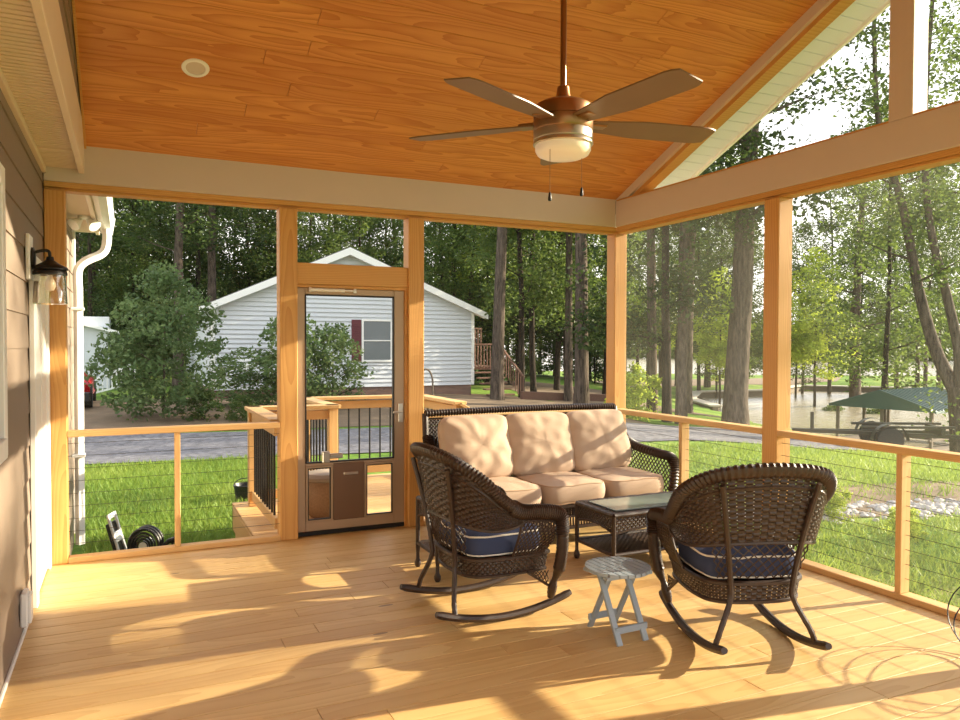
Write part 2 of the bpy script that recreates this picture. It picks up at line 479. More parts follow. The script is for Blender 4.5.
# gable wall on the lake side
wr = empty('wall_right', kind='structure', label='screened gable wall facing the lake')
py = [(4.023, 4.166), (2.01, 2.15), (YF, YF+.14)]
for (y0, y1) in py: post(XR, XR+PT, y0, y1, 0, ZH, wr)
b = MB(); b.box((XR-.002, YF, ZB), (XR+PT+.01, YB-.005, ZT-.016), .004); b.build('beam', M['white'], wr)
b = MB(); b.box((XR+.015, YF, ZH+.021), (XR+PT, YB, ZB), .003, 1); b.box((XR+.03, YF, ZH), (XR+PT, YB, ZH+.019), .003, 1); b.build('top_plate', M['pine'], wr)
b = MB(); b.box((XR+.01, YF+.1, ZT-.016), (XR+PT, YB, ZT), .003, 1); b.build('beam_cap', M['pine'], wr)
bays = [(4.166, YB), (2.15, 4.023), (YF+.14, 2.01)]
for (y0, y1) in bays:
    b = MB(); b.box((XR, y0, .899), (XR+.10, y1, .944), .005, 1); b.build('rail', M['pale_pine'], wr)
    b = MB(); b.box((XR, y0, 0), (XR+.10, y1, .04), .005, 1); b.build('sill', M['pale_pine'], wr)
    ym = (y0+y1)/2-.02
    b = MB(); b.box((XR+.005, ym-.02, .04), (XR+.09, ym+.02, .899), .004, 2); b.build('midpost', M['pale_pine'], wr)
    for zz in np.arange(.13, .88, .09):
        b = MB(); b.tube([(XR+.05, y0, zz), (XR+.05, y1, zz)], .0017, 5); b.build('cable', M['cable'], wr)
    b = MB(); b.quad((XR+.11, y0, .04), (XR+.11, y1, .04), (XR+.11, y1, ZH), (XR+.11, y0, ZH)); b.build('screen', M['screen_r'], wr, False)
b = MB(); b.box((XR, 3.01, ZT-.016), (XR+PT, 3.17, zc(RY)-.05), .005, 2); b.build('king_post', M['white'], wr)
b = MB()
for s in (1, -1):
    ye = YB if s > 0 else YF
    ya = RY+s*.07
    b.prism([(XR, RY, zc(RY)), (XR, ye, zc(ye)), (XR, ye-s*.20, zc(ye)), (XR, RY, zc(RY)-.083)], (.03, 0, 0))
b.build('rake_board', M['white'], wr)
b = MB()
for s in (1, -1):
    ye = YB if s > 0 else YF
    b.prism([(XR+.03, RY, zc(RY)-.02), (XR+.03, ye, zc(ye)-.02), (XR+.03, ye-s*.3, zc(ye)), (XR+.03, RY, zc(RY)-.125)], (PT-.03, 0, 0))
b.build('rafter', M['pine'], wr)
b = MB()
for s in (1, -1):
    ye = YB+.4 if s > 0 else YF-.4
    L = abs(ye-RY); n = int(L/.105)
    for i in range(n):
        y0 = RY+s*L*i/n; y1 = RY+s*(L*(i+1)/n-.006)
        z0 = zc(RY)-KS*abs(y0-RY)-.03; z1 = zc(RY)-KS*abs(y1-RY)-.03
        b.prism([(XR+PT, y0, z0), (XR+PT, y1, z1), (XR+PT, y1, z1+.012), (XR+PT, y0, z0+.012)], (.36, 0, 0))
b.build('overhang_soffit', M['overhang'], wr)
b = MB()
for s in (1, -1):
    ye = YB+.45 if s > 0 else YF-.45
    ze = zc(RY)-KS*abs(ye-RY)
    b.prism([(XR+PT+.36, RY, zc(RY)-.06), (XR+PT+.36, ye, ze-.06), (XR+PT+.36, ye, ze+.14), (XR+PT+.36, RY, zc(RY)+.14)], (.025, 0, 0))
b.build('fascia', M['white2'], wr)
b = MB()
b.quad((XR+.12, YB-.3, ZT), (XR+.12, 3.17, ZT), (XR+.12, 3.17, zc(3.17)-.12), (XR+.12, YB-.3, zc(YB-.3)-.12))
b.quad((XR+.12, YF+.3, ZT), (XR+.12, 3.01, ZT), (XR+.12, 3.01, zc(3.01)-.12), (XR+.12, YF+.3, zc(YB-.3)-.12))
b.build('gable_screen', M['screen_b'], wr, False)
# front beam behind the viewer
b = MB(); b.box((-.25, YF-.14, ZB), (XR+PT, YF, ZT), .004); tag(b.build('wall_front', M['white']), 'white beam over the open front of the porch', kind='structure')

# house wall with lap siding
wl = empty('wall_left', kind='structure', label='taupe lap sided house wall beside the porch')
def laps(mb, x, y0, y1, z0, z1, lap=.19, sgn=1, skip=None):
    z = z0
    while z < z1-.01:
        t = min(z+lap, z1)
        mb.prism([(x, y0, z), (x+sgn*.012, y0, z), (x+sgn*.003, y0, t), (x, y0, t)], (0, y1-y0, 0))
        z += lap
b = MB(); laps(b, XL-.012, -1.5, 9.2, 0.02, 2.78); b.box((XL-.12, -1.5, -.65), (XL-.012, 9.2, 2.8), .002); b.build('siding', M['siding'], wl, True, 20)
b = MB(); b.box((XL-.02, 9.2, -.5), (XL+.02, 9.3, 2.78), .003); b.build('corner_board', M['white2'], wl)
b = MB(); b.box((XL, -1.5, 0), (XL+.014, 5.0, .022), .003); b.build('base_flashing', M['white2'], wl)
b = MB(); b.box((XL-.01, -1.5, 2.75), (XL+.02, YB, 2.79), .003); b.build('frieze_strip', M['soffit'], wl)
sof = empty('trim_2', kind='structure', label='vented cream soffit and fascia of the house eave')
b = MB(); yy = -1.5
while yy < 9.4:
    if abs(yy-5.45) > .03:
        for q in range(4): b.box((XL-.01, yy+q*.024, 2.79+(.004 if q % 2 else 0)), (-.285, yy+q*.024+.022, 2.80), .001)
    yy += .096
b.box((XL-.01, -1.5, 2.801), (-.285, 9.4, 2.82), .001)
b.build('vented_panel', M['soffit'], sof)
b = MB(); b.box((-.30, -1.5, 2.765), (-.262, YB-.005, 3.08), .004); b.box((-.30, YB+PT, 2.765), (-.262, 9.4, 2.98), .004); b.build('fascia', M['soffit'], sof)
b = MB(); b.box((XL, 5.42, 2.782), (-.3, 5.48, 2.79), .002); b.build('joint_strip', M['soffit'], sof)
b = MB(); laps(b, -.275, -1.0, YB, 3.08, zc(RY)+.05, .16); b.build('upper_siding', M['siding'], wl, True, 20)
b = MB(); b.prism([(-.262, YB, ZT-.02), (-.262, RY, zc(RY)-.02), (-.262, RY, zc(RY)+.02), (-.262, YB, ZT+.02)], (.014, 0, 0)); b.build('edge_trim', M['pine'], wl)

# white entry door in the house wall (seen almost edge on)
d2 = empty('door_2', (XL, 5.1, 0), kind='structure', label='white entry door and casing in the house wall')
b = MB(); b.box((0, 0, 0), (.03, .09, 2.08), .004); b.box((0, .84, 0), (.03, .93, 2.08), .004); b.box((0, 0, 2.0), (.032, .93, 2.09), .004); b.build('casing', M['white2'], d2)
b = MB(); b.box((0, .09, .02), (.012, .84, 2.0), .003)
for (a0, a1, z0, z1) in ((.17, .43, .2, .9), (.5, .76, .2, .9), (.17, .43, 1.05, 1.85), (.5, .76, 1.05, 1.85)): b.box((.012, a0, z0), (.02, a1, z1), .008)
b.build('door_panel', M['white2'], d2)
w1 = empty('window_1', (XL, 3.03, 1.06), kind='structure', label='white cased window at the near end of the house wall')
b = MB(); b.box((0, .84, 0), (.03, .93, 1.29), .004); b.box((0, 0, 0), (.03, .09, 1.29), .004); b.box((0, .09, 1.20), (.03, .84, 1.29), .004); b.box((0, .09, 0), (.04, .84, .09), .004); b.build('frame', M['white2'], w1)
b = MB(); b.box((.0, .09, .09), (.006, .84, 1.20), .001); b.build('pane', M['dkglass'], w1)
ou = empty('wall_outlet', (XL, 4.62, .16), label='white weatherproof outlet box low on the taupe siding', cat='outlet')
b = MB(); b.box((0, -.06, -.09), (.035, .06, .09), .008); b.build('box', M['white2'], ou)
b = MB(); b.box((.035, -.045, -.075), (.05, .045, .075), .006); b.build('cover', M['white2'], ou)

# ------------------------------------------------------------------ screen door
d1 = empty('door_1', (1.24, YB+.045, .04), kind='structure', label='tan aluminium screen door with pet flap panel')
W, H = .905, 1.978
b = MB(); T = .035
for (x0, x1, z0, z1) in ((0, .062, 0, H), (.815, W, 0, H), (.062, .815, 1.925, H), (.062, .815, 0, .075), (.062, .815, .53, .555)): b.box((x0, 0, z0), (x1, T, z1), .004)
b.build('frame', M['alum'], d1)
for (x0, x1, z0, z1) in ((.065, .285, .075, .53), (.555, .815, .075, .53)):
    b = MB()
    for q in ((x0, x0+.016, z0, z1), (x1-.016, x1, z0, z1), (x0+.016, x1-.016, z1-.016, z1), (x0+.016, x1-.016, z0, z0+.016)): b.box((q[0], -.006, q[2]), (q[1], .03, q[3]), .002)
    fr = b.build('lower_frame', M['alum'], d1)
    b = MB()
    for q in ((x0+.016, x0+.023, z0+.016, z1-.016), (x1-.023, x1-.016, z0+.016, z1-.016), (x0+.023, x1-.023, z1-.023, z1-.016), (x0+.023, x1-.023, z0+.016, z0+.023)): b.box((q[0], -.007, q[2]), (q[1], .02, q[3]), .001)
    b.build('gasket', M['black'], fr)
    b = MB(); b.quad((x0+.02, .012, z0+.02), (x1-.02, .012, z0+.02), (x1-.02, .012, z1-.02), (x0+.02, .012, z1-.02)); b.build('screen', M['screen_b'], fr, False)
b = MB(); b.box((.29, -.008, .075), (.55, .03, .545), .004)
pp = b.build('pet_panel', M['petpanel'], d1)
b = MB(); b.box((.375, -.022, .445), (.495, -.008, .468), .005); b.build('handle', M['nickel'], pp)
b = MB()
for q in ((.062, .072, .555, 1.925), (.805, .815, .555, 1.925), (.072, .805, 1.915, 1.925), (.072, .805, .555, .565)): b.box((q[0], -.004, q[2]), (q[1], .03, q[3]), .002)
b.build('gasket', M['black'], d1)
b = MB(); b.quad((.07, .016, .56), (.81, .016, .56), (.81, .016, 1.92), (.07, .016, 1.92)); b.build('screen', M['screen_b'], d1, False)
b = MB(); b.tube([(.10, -.03, 1.962), (.38, -.03, 1.962)], .014, 10); b.tube([(.38, -.03, 1.962), (.47, -.03, 1.962)], .006, 8); b.box((.09, -.03, 1.945), (.11, 0, 1.98), .003); b.box((.46, -.03, 1.945), (.48, 0, 1.98), .003); b.build('closer', M['white2'], d1)
b = MB(); b.box((.19, -.06, .56), (.25, -.004, .65), .006); b.box((.25, -.05, .59), (.36, -.012, .63), .006); b.build('flap_latch', M['nickel'], d1)
b = MB(); b.box((.85, -.012, .86), (.89, 0, 1.02), .004); b.tube([(.87, -.012, .95), (.87, -.05, .95), (.79, -.055, .95)], .008, 8); b.build('lever_handle', M['nickel'], d1)
b = MB(); b.box((.0, -.003, -.035), (W, .03, -.002), .002); b.build('door_sweep', M['black'], d1)

# ------------------------------------------------------------------ fixtures
rl = empty('recessed_light', (.41, 5.15, zc(5.15)), label='round white recessed light in the plank ceiling', cat='light')
rl.rotation_euler = (-th, 0, 0)
b = MB(); b.lathe([(.058, -.002), (.062, -.008), (.082, -.005), (.085, .0), (.085, .005)], n=28, cap=False); b.build('trim_ring', M['white2'], rl)
b = MB(); b.lathe([(.001, -.003), (.06, -.003), (.06, .004), (.001, .004)], n=28); b.build('lens', M['white'], rl)

sc_ = empty('wall_lantern', (XL, 5.04, 2.06), label='black wall lantern with clear glass jar on the siding', cat='lamp')
b = MB(); b.box((0, -.085, -.13), (.022, .085, .13), .005); b.build('mounting_block', M['white2'], sc_)
b = MB(); b.lathe([(.06, 0), (.06, .012), (.045, .02), (.001, .022)], (.022, 0, 0), 20, Matrix.Rotation(PI/2, 4, 'Y')); b.build('backplate', M['black'], sc_)
b = MB(); b.tube(catmull([(.03, 0, .03), (.08, 0, .045), (.11, 0, .04), (.115, 0, .0)], 14), .009, 8); b.build('arm', M['black'], sc_)
b = MB(); b.lathe([(.018, .01), (.022, -.01), (.05, -.03), (.088, -.05), (.094, -.058), (.094, -.066), (.08, -.067)], (.115, 0, 0), 24); b.lathe([(.082, -.068), (.09, -.08), (.09, -.096), (.08, -.098)], (.115, 0, 0), 24); b.build('cap', M['black'], sc_)
b = MB(); b.lathe([(.078, -.09), (.084, -.15), (.09, -.26), (.091, -.263), (.087, -.26), (.081, -.15), (.075, -.09)], (.115, 0, 0), 28, cap=False); b.build('glass_jar', M['jar'], sc_)
b = MB(); b.lathe([(.012, -.08), (.014, -.11), (.028, -.14), (.03, -.16), (.02, -.185), (.001, -.19)], (.115, 0, 0), 16); b.build('bulb', M['opal'], sc_)

# ceiling fan
FX, FY, FZ = 1.74, 2.85, 2.535
fan = empty('ceiling_fan', (FX, FY, FZ), label='bronze ceiling fan with five blades and opal light', cat='fan')
b = MB(); b.tube([(0, 0, .12), (0, 0, zc(FY)-FZ-.02)], .0135, 14); b.build('downrod', M['bronze'], fan)
b = MB(); zt = zc(FY)-FZ; b.lathe([(.02, zt-.11), (.055, zt-.09), (.07, zt-.04), (.075, zt+.02)], n=24); b.build('canopy', M['bronze'], fan)
b = MB(); b.lathe([(.018, .165), (.026, .16), (.03, .13), (.034, .115), (.045, .108), (.05, .095), (.1, .09), (.126, .075), (.131, .06), (.131, .022), (.124, .02), (.124, .012), (.131, .01), (.131, -.03), (.128, -.035)], n=36); b.build('motor_housing', M['bronze'], fan)
b = MB(); b.lathe([(.128, -.035), (.13, -.04), (.13, -.072), (.126, -.075), (.13, -.08), (.132, -.092), (.128, -.096)], n=36); b.build('light_ring', M['nickel'], fan)
b = MB(); b.lathe([(.122, -.09), (.122, -.118), (.112, -.136), (.085, -.148), (.04, -.154), (.001, -.155)], n=36); b.build('opal_bowl', M['opal'], fan)
for k in range(5):
    a = R(28+72*k); m = Matrix.Rotation(-a, 4, 'Z')
    b = MB()
    def S(u, v, _m=m):
        y = .12+u*.60; w = (.045+.035*min(1, u*2.5)) if u < .9 else .08-.02*((u-.9)/.1)**2
        x = (v-.5)*2*w; z = .0+.16*x
        return _m @ Vector((x, y, z+.003))
    def S2(u, v, _m=m):
        y = .12+u*.60; w = (.045+.035*min(1, u*2.5)) if u < .9 else .08-.02*((u-.9)/.1)**2
        x = (v-.5)*2*w; z = .0+.16*x
        return _m @ Vector((x, y, z-.003))
    b.surf(S, 22, 7); b.surf(lambda u, v: S2(u, 1-v), 22, 7)
    for (vv) in (0, 1): b.surf(lambda u, v, q=vv: S(u, q).lerp(S2(u, q), v if q == 0 else 1-v), 22, 2)
    b.surf(lambda u, v: S(1, u).lerp(S2(1, u), 1-v), 7, 2)
    bl = b.build('blade', M['blade'], fan)
    b = MB(); b.box((-.03, .08, -.006), (.03, .2, .012), .004, 1, m); b.build('blade_iron', M['bronze'], bl)
for (x, y, L) in ((-.098, -.055, .165), (.078, -.03, .125)):
    b = MB(); b.tube([(x, y, -.08), (x, y, -.15-L)], .0014, 5); pc = b.build('pull_chain', M['bronze'], fan)
    b = MB(); b.lathe([(.001, 0), (.005, -.004), (.0085, -.03), (.007, -.038), (.001, -.04)], (x, y, -.15-L), 10); b.build('fob', M['black'], pc)

# ------------------------------------------------------------------ wicker furniture
def wrap(t, r, n=60, a=.07): return r*(1+a*math.sin(t*n*2*PI))

def resample(P, n):
    out = []
    for i in range(n):
        t = i/(n-1)*(len(P)-1); k = min(int(t), len(P)-2); out.append(Vector(P[k]).lerp(Vector(P[k+1]), t-k))
    return out
def wtube(b, P, r, turns, a=.10, n=10, flat=.8):
    N = turns*4+1
    return b.tube(resample(P, N), lambda t: (r(t) if callable(r) else r)*(1+a*math.sin(t*turns*2*PI)), n, True, flat)

def make_rocker():
    root = empty('rocking_chair', cat='chair', group='wicker rocking chairs')
    half = [(.355, .315, .47), (.36, .29, .575), (.36, .16, .605), (.365, .03, .62), (.385, -.10, .70), (.38, -.22, .81), (.27, -.335, .90), (0, -.375, .93)]
    rim = catmull(half+[(-x, y, z) for x, y, z in half[-2::-1]], 121)
    bh = [(.27, .27, .345), (.285, .2, .345), (.29, .1, .345), (.29, 0, .345), (.28, -.1, .345), (.25, -.19, .345), (.16, -.245, .345), (0, -.26, .345)]
    base = catmull(bh+[(-x, y, z) for x, y, z in bh[-2::-1]], 121)
    def at(c, t):
        f = max(0, min(1, t))*(len(c)-1); i = min(int(f), len(c)-2); return c[i].lerp(c[i+1], f-i)
    def shell(u, v):
        p = at(base, u); q = at(rim, u); r = p.lerp(q, v)
        cx = Vector((r.x, r.y, 0)); k = math.sin(v*PI)*.03
        if cx.length > 1e-4: r += cx.normalized()*(-k if False else k*.6)
        return r
    # back: dense weave over the rear, open diamond band just above the seat
    b = MB(); vlo = lambda u: .38+.40*abs(2*u-1)**3.5
    b.weave(lambda u, v: shell(.20+.60*u, vlo(u)+(.98-vlo(u))*v), 54, 20, .86, .84, .004)
    b.lattice(lambda u, v: shell(.40+.20*u, .06+.34*v), 11, 4, .0035, 8)
    back = b.build('backrest', M['wicker'], root)
    b = MB(); wtube(b, rim[30:91], .043, 60, .10, 10, .72); b.build('back_rim', M['wicker'], back)
    b = MB(); b.tube([shell(.20+.60*i/40, vlo(i/40)) for i in range(41)], .010, 6); b.tube([shell(.28+.44*i/40, .86) for i in range(41)], .008, 6); b.build('back_band', M['wicker'], back)
    for s in (0, 1):
        b = MB()
        sub = rim[:31] if s == 0 else rim[90:]
        wtube(b, sub, .042, 34, .10, 10, .8)
        uu = (lambda u: .045+.16*u) if s == 0 else (lambda u: .955-.16*u)
        b.lattice(lambda u, v: shell(uu(u), .0+.80*v), 10, 6, .0042, 8)
        b.weave(lambda u, v: shell(.03+.24*u if s == 0 else .97-.24*u, .78+.2*v), 26, 4, .85, .8, .003)
        b.tube([shell(uu(1), .02+.8*i/12) for i in range(13)], .008, 6)
        b.build('armrest', M['wicker'], root)
    # seat and apron
    b = MB()
    fr = [Vector((.27, .27, .345)), Vector((.14, .30, .345)), Vector((0, .305, .345)), Vector((-.14, .30, .345)), Vector((-.27, .27, .345))]
    ring = base+catmull(fr[::-1], 40)[1:-1]
    n = len(ring)
    b._add(ring+[Vector((0, 0, .335))], [(i, (i+1) % n, n) for i in range(n)])
    b.build('seat', M['wicker'], root)
    b = MB()
    def ap(u, v):
        f = u*n; i = int(f) % n; p = ring[i].lerp(ring[(i+1) % n], f-int(f)); return Vector((p.x*(1-.05*(1-v)), p.y*(1-.05*(1-v)), .255+.095*v))
    b.weave(ap, 110, 6, .85, .85, .003, 2)
    b.tube([ap(i/100, 0) for i in range(101)], .012, 6); b.tube([ap(i/100, 1) for i in range(101)], .014, 6)
    b.build('apron', M['wicker'], root)
    for s in (-1, 1):
        # front leg: woven upper, turned foot
        b = MB()
        P = catmull([(.355*s, .315, .48), (.348*s, .318, .38), (.33*s, .31, .27), (.30*s, .295, .19), (.272*s, .285, .085)], 46)
        b.tube(P, lambda t: wrap(t, .036 if t < .55 else .030-.012*min(1, (t-.55)/.15) if t < .75 else .018+.010*math.sin((t-.75)/.25*PI), 26, .05), 10); b.build('leg', M['wicker'], root)
        # rear leg: long strut from the back rim to the rocker
        b = MB()
        P = catmull([(.25*s, -.368, .86), (.20*s, -.315, .60), (.165*s, -.282, .36), (.17*s, -.285, .27), (.235*s, -.32, .14), (.262*s, -.325, .075)], 40)
        b.tube(P, lambda t: wrap(t, .015, 50, .05), 8); b.build('leg', M['wicker'], root)
        # lattice bracket under the arm front
        b = MB(); b.lattice(lambda u, v: Vector((.29*s, .26-.12*u, .25-.10*v*(1-u))), 5, 2, .003, 5); b.tube([(.285*s, .28, .15), (.285*s, .12, .255)], .008, 6); b.build('bracket', M['wicker'], root)
        b = MB()
        P = [(.265*s, yy, .0225+yy**2/(2*1.3)) for yy in np.linspace(-.44, .43, 30)]
        b.tube(P, lambda t: .024 if .03 < t < .97 else .018, 8, True, .9); b.build('rocker', M['wicker'], root)
    return root

def pillow(w, d, h, crown=.35, nu=26, p=5., wr=.0, seed=0, side=.6):
    """soft box cushion: rounded square outline, domed faces"""
    b = MB(); r = random.Random(seed); ox, oy = r.uniform(0, 50), r.uniform(0, 50)
    def outline(a):
        c, s = math.cos(a), math.sin(a); k = (abs(c)**p+abs(s)**p)**(-1/p); return Vector((c*k, s*k, 0))
    N = 64; prof = []
    for i in range(13):   # from centre bottom to centre top
        prof.append(i)
    def ringpt(a, t):
        # t in 0..1 ; 0 bottom centre, 1 top centre
        o = outline(a)
        if t < .4: rr = (t/.4)**.8*.94; z = -1
        elif t > .6: rr = ((1-t)/.4)**.8*.94; z = 1
        else:
            q = (t-.5)/.1; rr = .94+.06*math.cos(q*PI/2); z = math.sin(q*PI/2)
        e = (1-rr**3)
        zz = z*(side*h/2+(1-side)*h/2*e*1.0+crown*h*.3*e)
        wx = 0
        if wr and z != 0:
            nx = mnoise.noise(Vector((o.x*rr*3+ox, o.y*rr*3+oy, z*2)))
            rad = mnoise.noise(Vector((math.cos(a)*3+ox, math.sin(a)*3+oy, 3.1)))*(rr**2)
            wx = wr*(nx*.7+rad)
        return Vector((o.x*rr*w/2, o.y*rr*d/2, zz+wx*(1 if z > 0 else -1)))
    b.surf(lambda u, v: ringpt(u*2*PI, .002+v*.996), N, 40, True)
    def seam(t, k=1.0): return [ringpt(2*PI*i/N, t)*k for i in range(N+1)]
    return b, seam

rock = make_rocker()
rock.location = (1.94, 4.04, 0); rock.rotation_euler = (0, 0, R(-90+2)); rock.scale = (1, 1, 1.025)
tag(rock, 'dark wicker rocking chair facing right, beside the end table')
rock2 = copy_tree(rock); rock2.location = (2.98, 3.065, 0); rock2.rotation_euler = (0, 0, R(-19))
tag(rock2, 'dark wicker rocking chair seen from behind, next to folding stool')
b, seam = pillow(.53, .50, .13, .35, wr=.006, seed=3, side=.85)
cu = b.build('chair_cushion', M['navy']); tag(cu, 'navy cushion with white piping on the rocker facing right', 'cushion', 'navy chair cushions')
b = MB(); b.tube(seam(.43), .0055, 6, False); b.build('piping', M['piping'], cu)
b = MB(); b.tube(seam(.57), .0055, 6, False); b.build('piping', M['piping'], cu)
cu2 = copy_tree(cu)
for c_, r_ in ((cu, rock), (cu2, rock2)):
    c_.rotation_euler = r_.rotation_euler
    c_.location = Vector(r_.location)+Matrix.Rotation(r_.rotation_euler.z, 3, 'Z') @ Vector((0, .02, .43))
tag(cu2, 'navy cushion with white piping on the rocker seen from behind')

# sofa
SX, SY = 3.2, 5.42
sofa = empty('sofa', (SX, SY, 0), label='dark brown wicker three seat sofa along the back wall', cat='sofa')
b = MB()
b.weave(lambda u, v: Vector((-.93+1.86*u, .33+.10*v, .25+.70*v)), 120, 44, .75, .8, .004, 2)
wtube(b, [(-.95+1.9*i/40, .44, .985+.012*math.sin(PI*i/40)) for i in range(41)], .034, 74, .16)
b.tube([(-.95, .44, .985), (-.96, .40, .8), (-.955, .35, .5), (-.93, .32, .2)], .028, 8); b.tube([(.95, .44, .985), (.96, .40, .8), (.955, .35, .5), (.93, .32, .2)], .028, 8)
b.build('backrest', M['wicker'], sofa)
b = MB(); b.box((-.93, -.40, .27), (.93, .34, .31), .01); b.build('seat_platform', M['wicker'], sofa)
b = MB()
for k in range(74):
    xx = -.93+1.86*(k+.5)/74; b.tube([(xx, -.425, .13), (xx, -.42, .22), (xx, -.415, .31)], .0075, 5)
b.tube([(-.93, -.42, .305), (.93, -.42, .305)], .018, 6); b.tube([(-.93, -.42, .135), (.93, -.42, .135)], .016, 6); b.tube([(-.93, -.42, .22), (.93, -.42, .22)], .009, 6)
b.weave(lambda u, v: Vector((-.93+1.86*u, -.415, .225+.08*v)), 110, 5, .8, .8, .004, 2)
b.build('apron', M['wicker'], sofa)
for s in (-1, 1):
    P = catmull([(.955*s, .36, .80), (.965*s, .28, .70), (.97*s, .10, .645), (.97*s, -.2, .625), (.965*s, -.37, .61), (.95*s, -.43, .53), (.93*s, -.43, .30), (.93*s, -.42, .12)], 90)
    b = MB(); wtube(b, P, lambda t: .045 if t < .62 else .045-.012*(t-.62)/.38, 60, .14)
    def SA(u, v, s=s):
        y = .32-.72*u; zt = .70-.07*min(1, u*3); return Vector((.94*s+.02*s*v, y, .30+(zt-.33)*v))
    b.lattice(SA, 16, 6, .0055, 8); b.tube([SA(i/10, 0) for i in range(11)], .014, 6)
    b.build('armrest', M['wicker'], sofa)
    for yy in (-.40, .33):
        b = MB(); b.lathe([(.022, 0), (.028, .02), (.024, .05), (.017, .09), (.024, .14), (.026, .30)], (.91*s, yy, 0), 12); b.build('leg', M['wicker'], sofa)
names = ['left', 'middle', 'right']
for k in range(3):
    b, seam = pillow(.585, .66, .165, .25, p=7, wr=.008, seed=20+k, side=.85)
    o = b.build('seat_cushion', M['beige']); o.location = (SX-.585+.585*k, SY-.12, .395)
    tag(o, ['beige sofa seat cushion nearest the end table and door', 'middle beige sofa seat cushion', 'beige sofa seat cushion nearest the lake side rail'][k], 'cushion', 'beige seat cushions on the sofa')
    for tt in (.42, .58):
        b = MB(); b.tube(seam(tt), .005, 6, False); b.build('piping', M['seam'], o)
    b, seam = pillow(.645, .545, .19, .5, p=6, wr=.022, seed=40+k, side=.5)
    o = b.build('back_cushion', M['beige']); o.location = (SX-.60+.59*k, SY+.17, .715); o.rotation_euler = (R(72), 0, R((2, 0, 3)[k]))
    tag(o, ['beige back pillow at the end table end of the sofa', 'middle beige back pillow on the sofa', 'beige back pillow at the lake side end of the sofa'][k], 'cushion', 'beige back pillows on the sofa')
    b = MB(); b.tube(seam(.5, 1.003), .005, 6, False); b.build('piping', M['seam'], o)

def wicker_table(name, w, d, h, zs, label, glass, apron=.085):
    t = empty(name, label=label, cat='table')
    b = MB()
    x0, x1, y0, y1 = -w/2, w/2, -d/2, d/2
    for (p, q) in (((x0, y0), (x1, y0)), ((x1, y0), (x1, y1)), ((x1, y1), (x0, y1)), ((x0, y1), (x0, y0))):
        L = math.hypot(q[0]-p[0], q[1]-p[1])
        b.weave(lambda u, v: Vector((p[0]+(q[0]-p[0])*u, p[1]+(q[1]-p[1])*u, h-.02-(apron+.035*(abs(2*u-1)**2))*(1-v))), int(L/.017), 6, .85, .85, .004, 2)
        b.tube([(p[0]+(q[0]-p[0])*i/30, p[1]+(q[1]-p[1])*i/30, h-.015) for i in range(31)], lambda tt: wrap(tt, .017, 24, .1), 8)
        b.tube([(p[0]+(q[0]-p[0])*i/16, p[1]+(q[1]-p[1])*i/16, h-.02-apron-.035*(abs(2*i/16-1)**2)) for i in range(17)], .010, 6)
    b.weave(lambda u, v: Vector((x0+w*u, y0+d*v, h-.006)), int(w/.02), int(d/.02), .9, .9, .003, 2)
    b.box((x0, y0, h-.03), (x1, y1, h-.016), .004)
    top = b.build('table_top', M['wicker'], t)
    if glass:
        b = MB(); b.box((x0+.06, y0+.06, h-.003), (x1-.06, y1-.06, h+.006), .002); b.build('glass_inset', M['tableglass'], top)
    b = MB(); b.weave(lambda u, v: Vector((x0+.02+(w-.04)*u, y0+.02+(d-.04)*v, zs)), int(w/.022), int(d/.022), .9, .9, .003, 2)
    b.box((x0+.02, y0+.02, zs-.012), (x1-.02, y1-.02, zs-.005), .003)
    for (p, q) in (((x0, y0), (x1, y0)), ((x1, y0), (x1, y1)), ((x1, y1), (x0, y1)), ((x0, y1), (x0, y0))): b.tube([(p[0], p[1], zs), (q[0], q[1], zs)], .014, 8)
    b.build('shelf', M['wicker'], t)
    for sx in (x0, x1):
        for sy in (y0, y1):
            b = MB(); b.lathe([(.015, 0), (.022, .015), (.023, .035), (.013, .06), (.012, .10), (.016, .14), (.015, h-.02)], (sx, sy, 0), 12); b.build('leg', M['wicker'], t)
    return t
ct = wicker_table('coffee_table', .90, .46, .42, .135, 'wicker coffee table with glass inset in front of the sofa', True)
ct.location = (3.43, 4.43, 0)
et = wicker_table('end_table', .35, .37, .50, .17, 'wicker end table between the screen door and sofa', False)
et.location = (2.02, 4.76, 0)

# folding slatted stool
st = empty('folding_stool', (2.40, 3.345, 0), R(2), 'pale grey folding slatted side table between the rockers', 'stool')
b = MB()
for k in range(9):
    yy = -.178+.356*(k+.5)/9
    arc = [(L2, q) for q in (yy-.0165, yy-.006, yy+.006, yy+.0165) for L2 in [math.sqrt(max(.0004, .176**2-q*q))]]
    b.prism([(q, l, .352) for l, q in arc][::-1]+[(q, -l, .352) for l, q in arc], (0, 0, .018))
b.box((-.15, -.11, .334), (.15, -.07, .352), .003); b.box((-.15, .07, .334), (.15, .11, .352), .003)
b.build('slatted_top', M['stool'], st)
for sx in (-1, 1):
    for sd in (-1, 1):
        xx = .085*sx+.012*sd
        b = MB(); b.beam((xx, -.035*sd, .345), (xx, .15*sd, .0), .018, .034, .003, (1, 0, 0)); b.build('leg', M['stool'], st)
for sd in (-1, 1):
    b = MB(); b.box((-.105, .118*sd-.008, .05), (.105, .118*sd+.008, .085), .003); b.build('crossbar', M['stool'], st)

# loose coil of dark wire by the sill
b = MB()
for k in range(3):
    c0 = Vector((4.02-.05*k, 2.22-.03*k, .20)); r0 = .30-.03*k
    P = [c0+Vector((r0*.55*math.cos(a), r0*1.15*math.sin(a), .66*r0*math.cos(a+.3*k)+.0)) for a in np.linspace(0, 2*PI, 60)]
    P = [Vector((p.x, p.y, max(p.z, .004))) for p in P]
    b.tube(P, .0035, 5)
tag(b.build('wire_coil', M['black']), 'loose loops of dark wire on the deck by the right sill', 'wire')

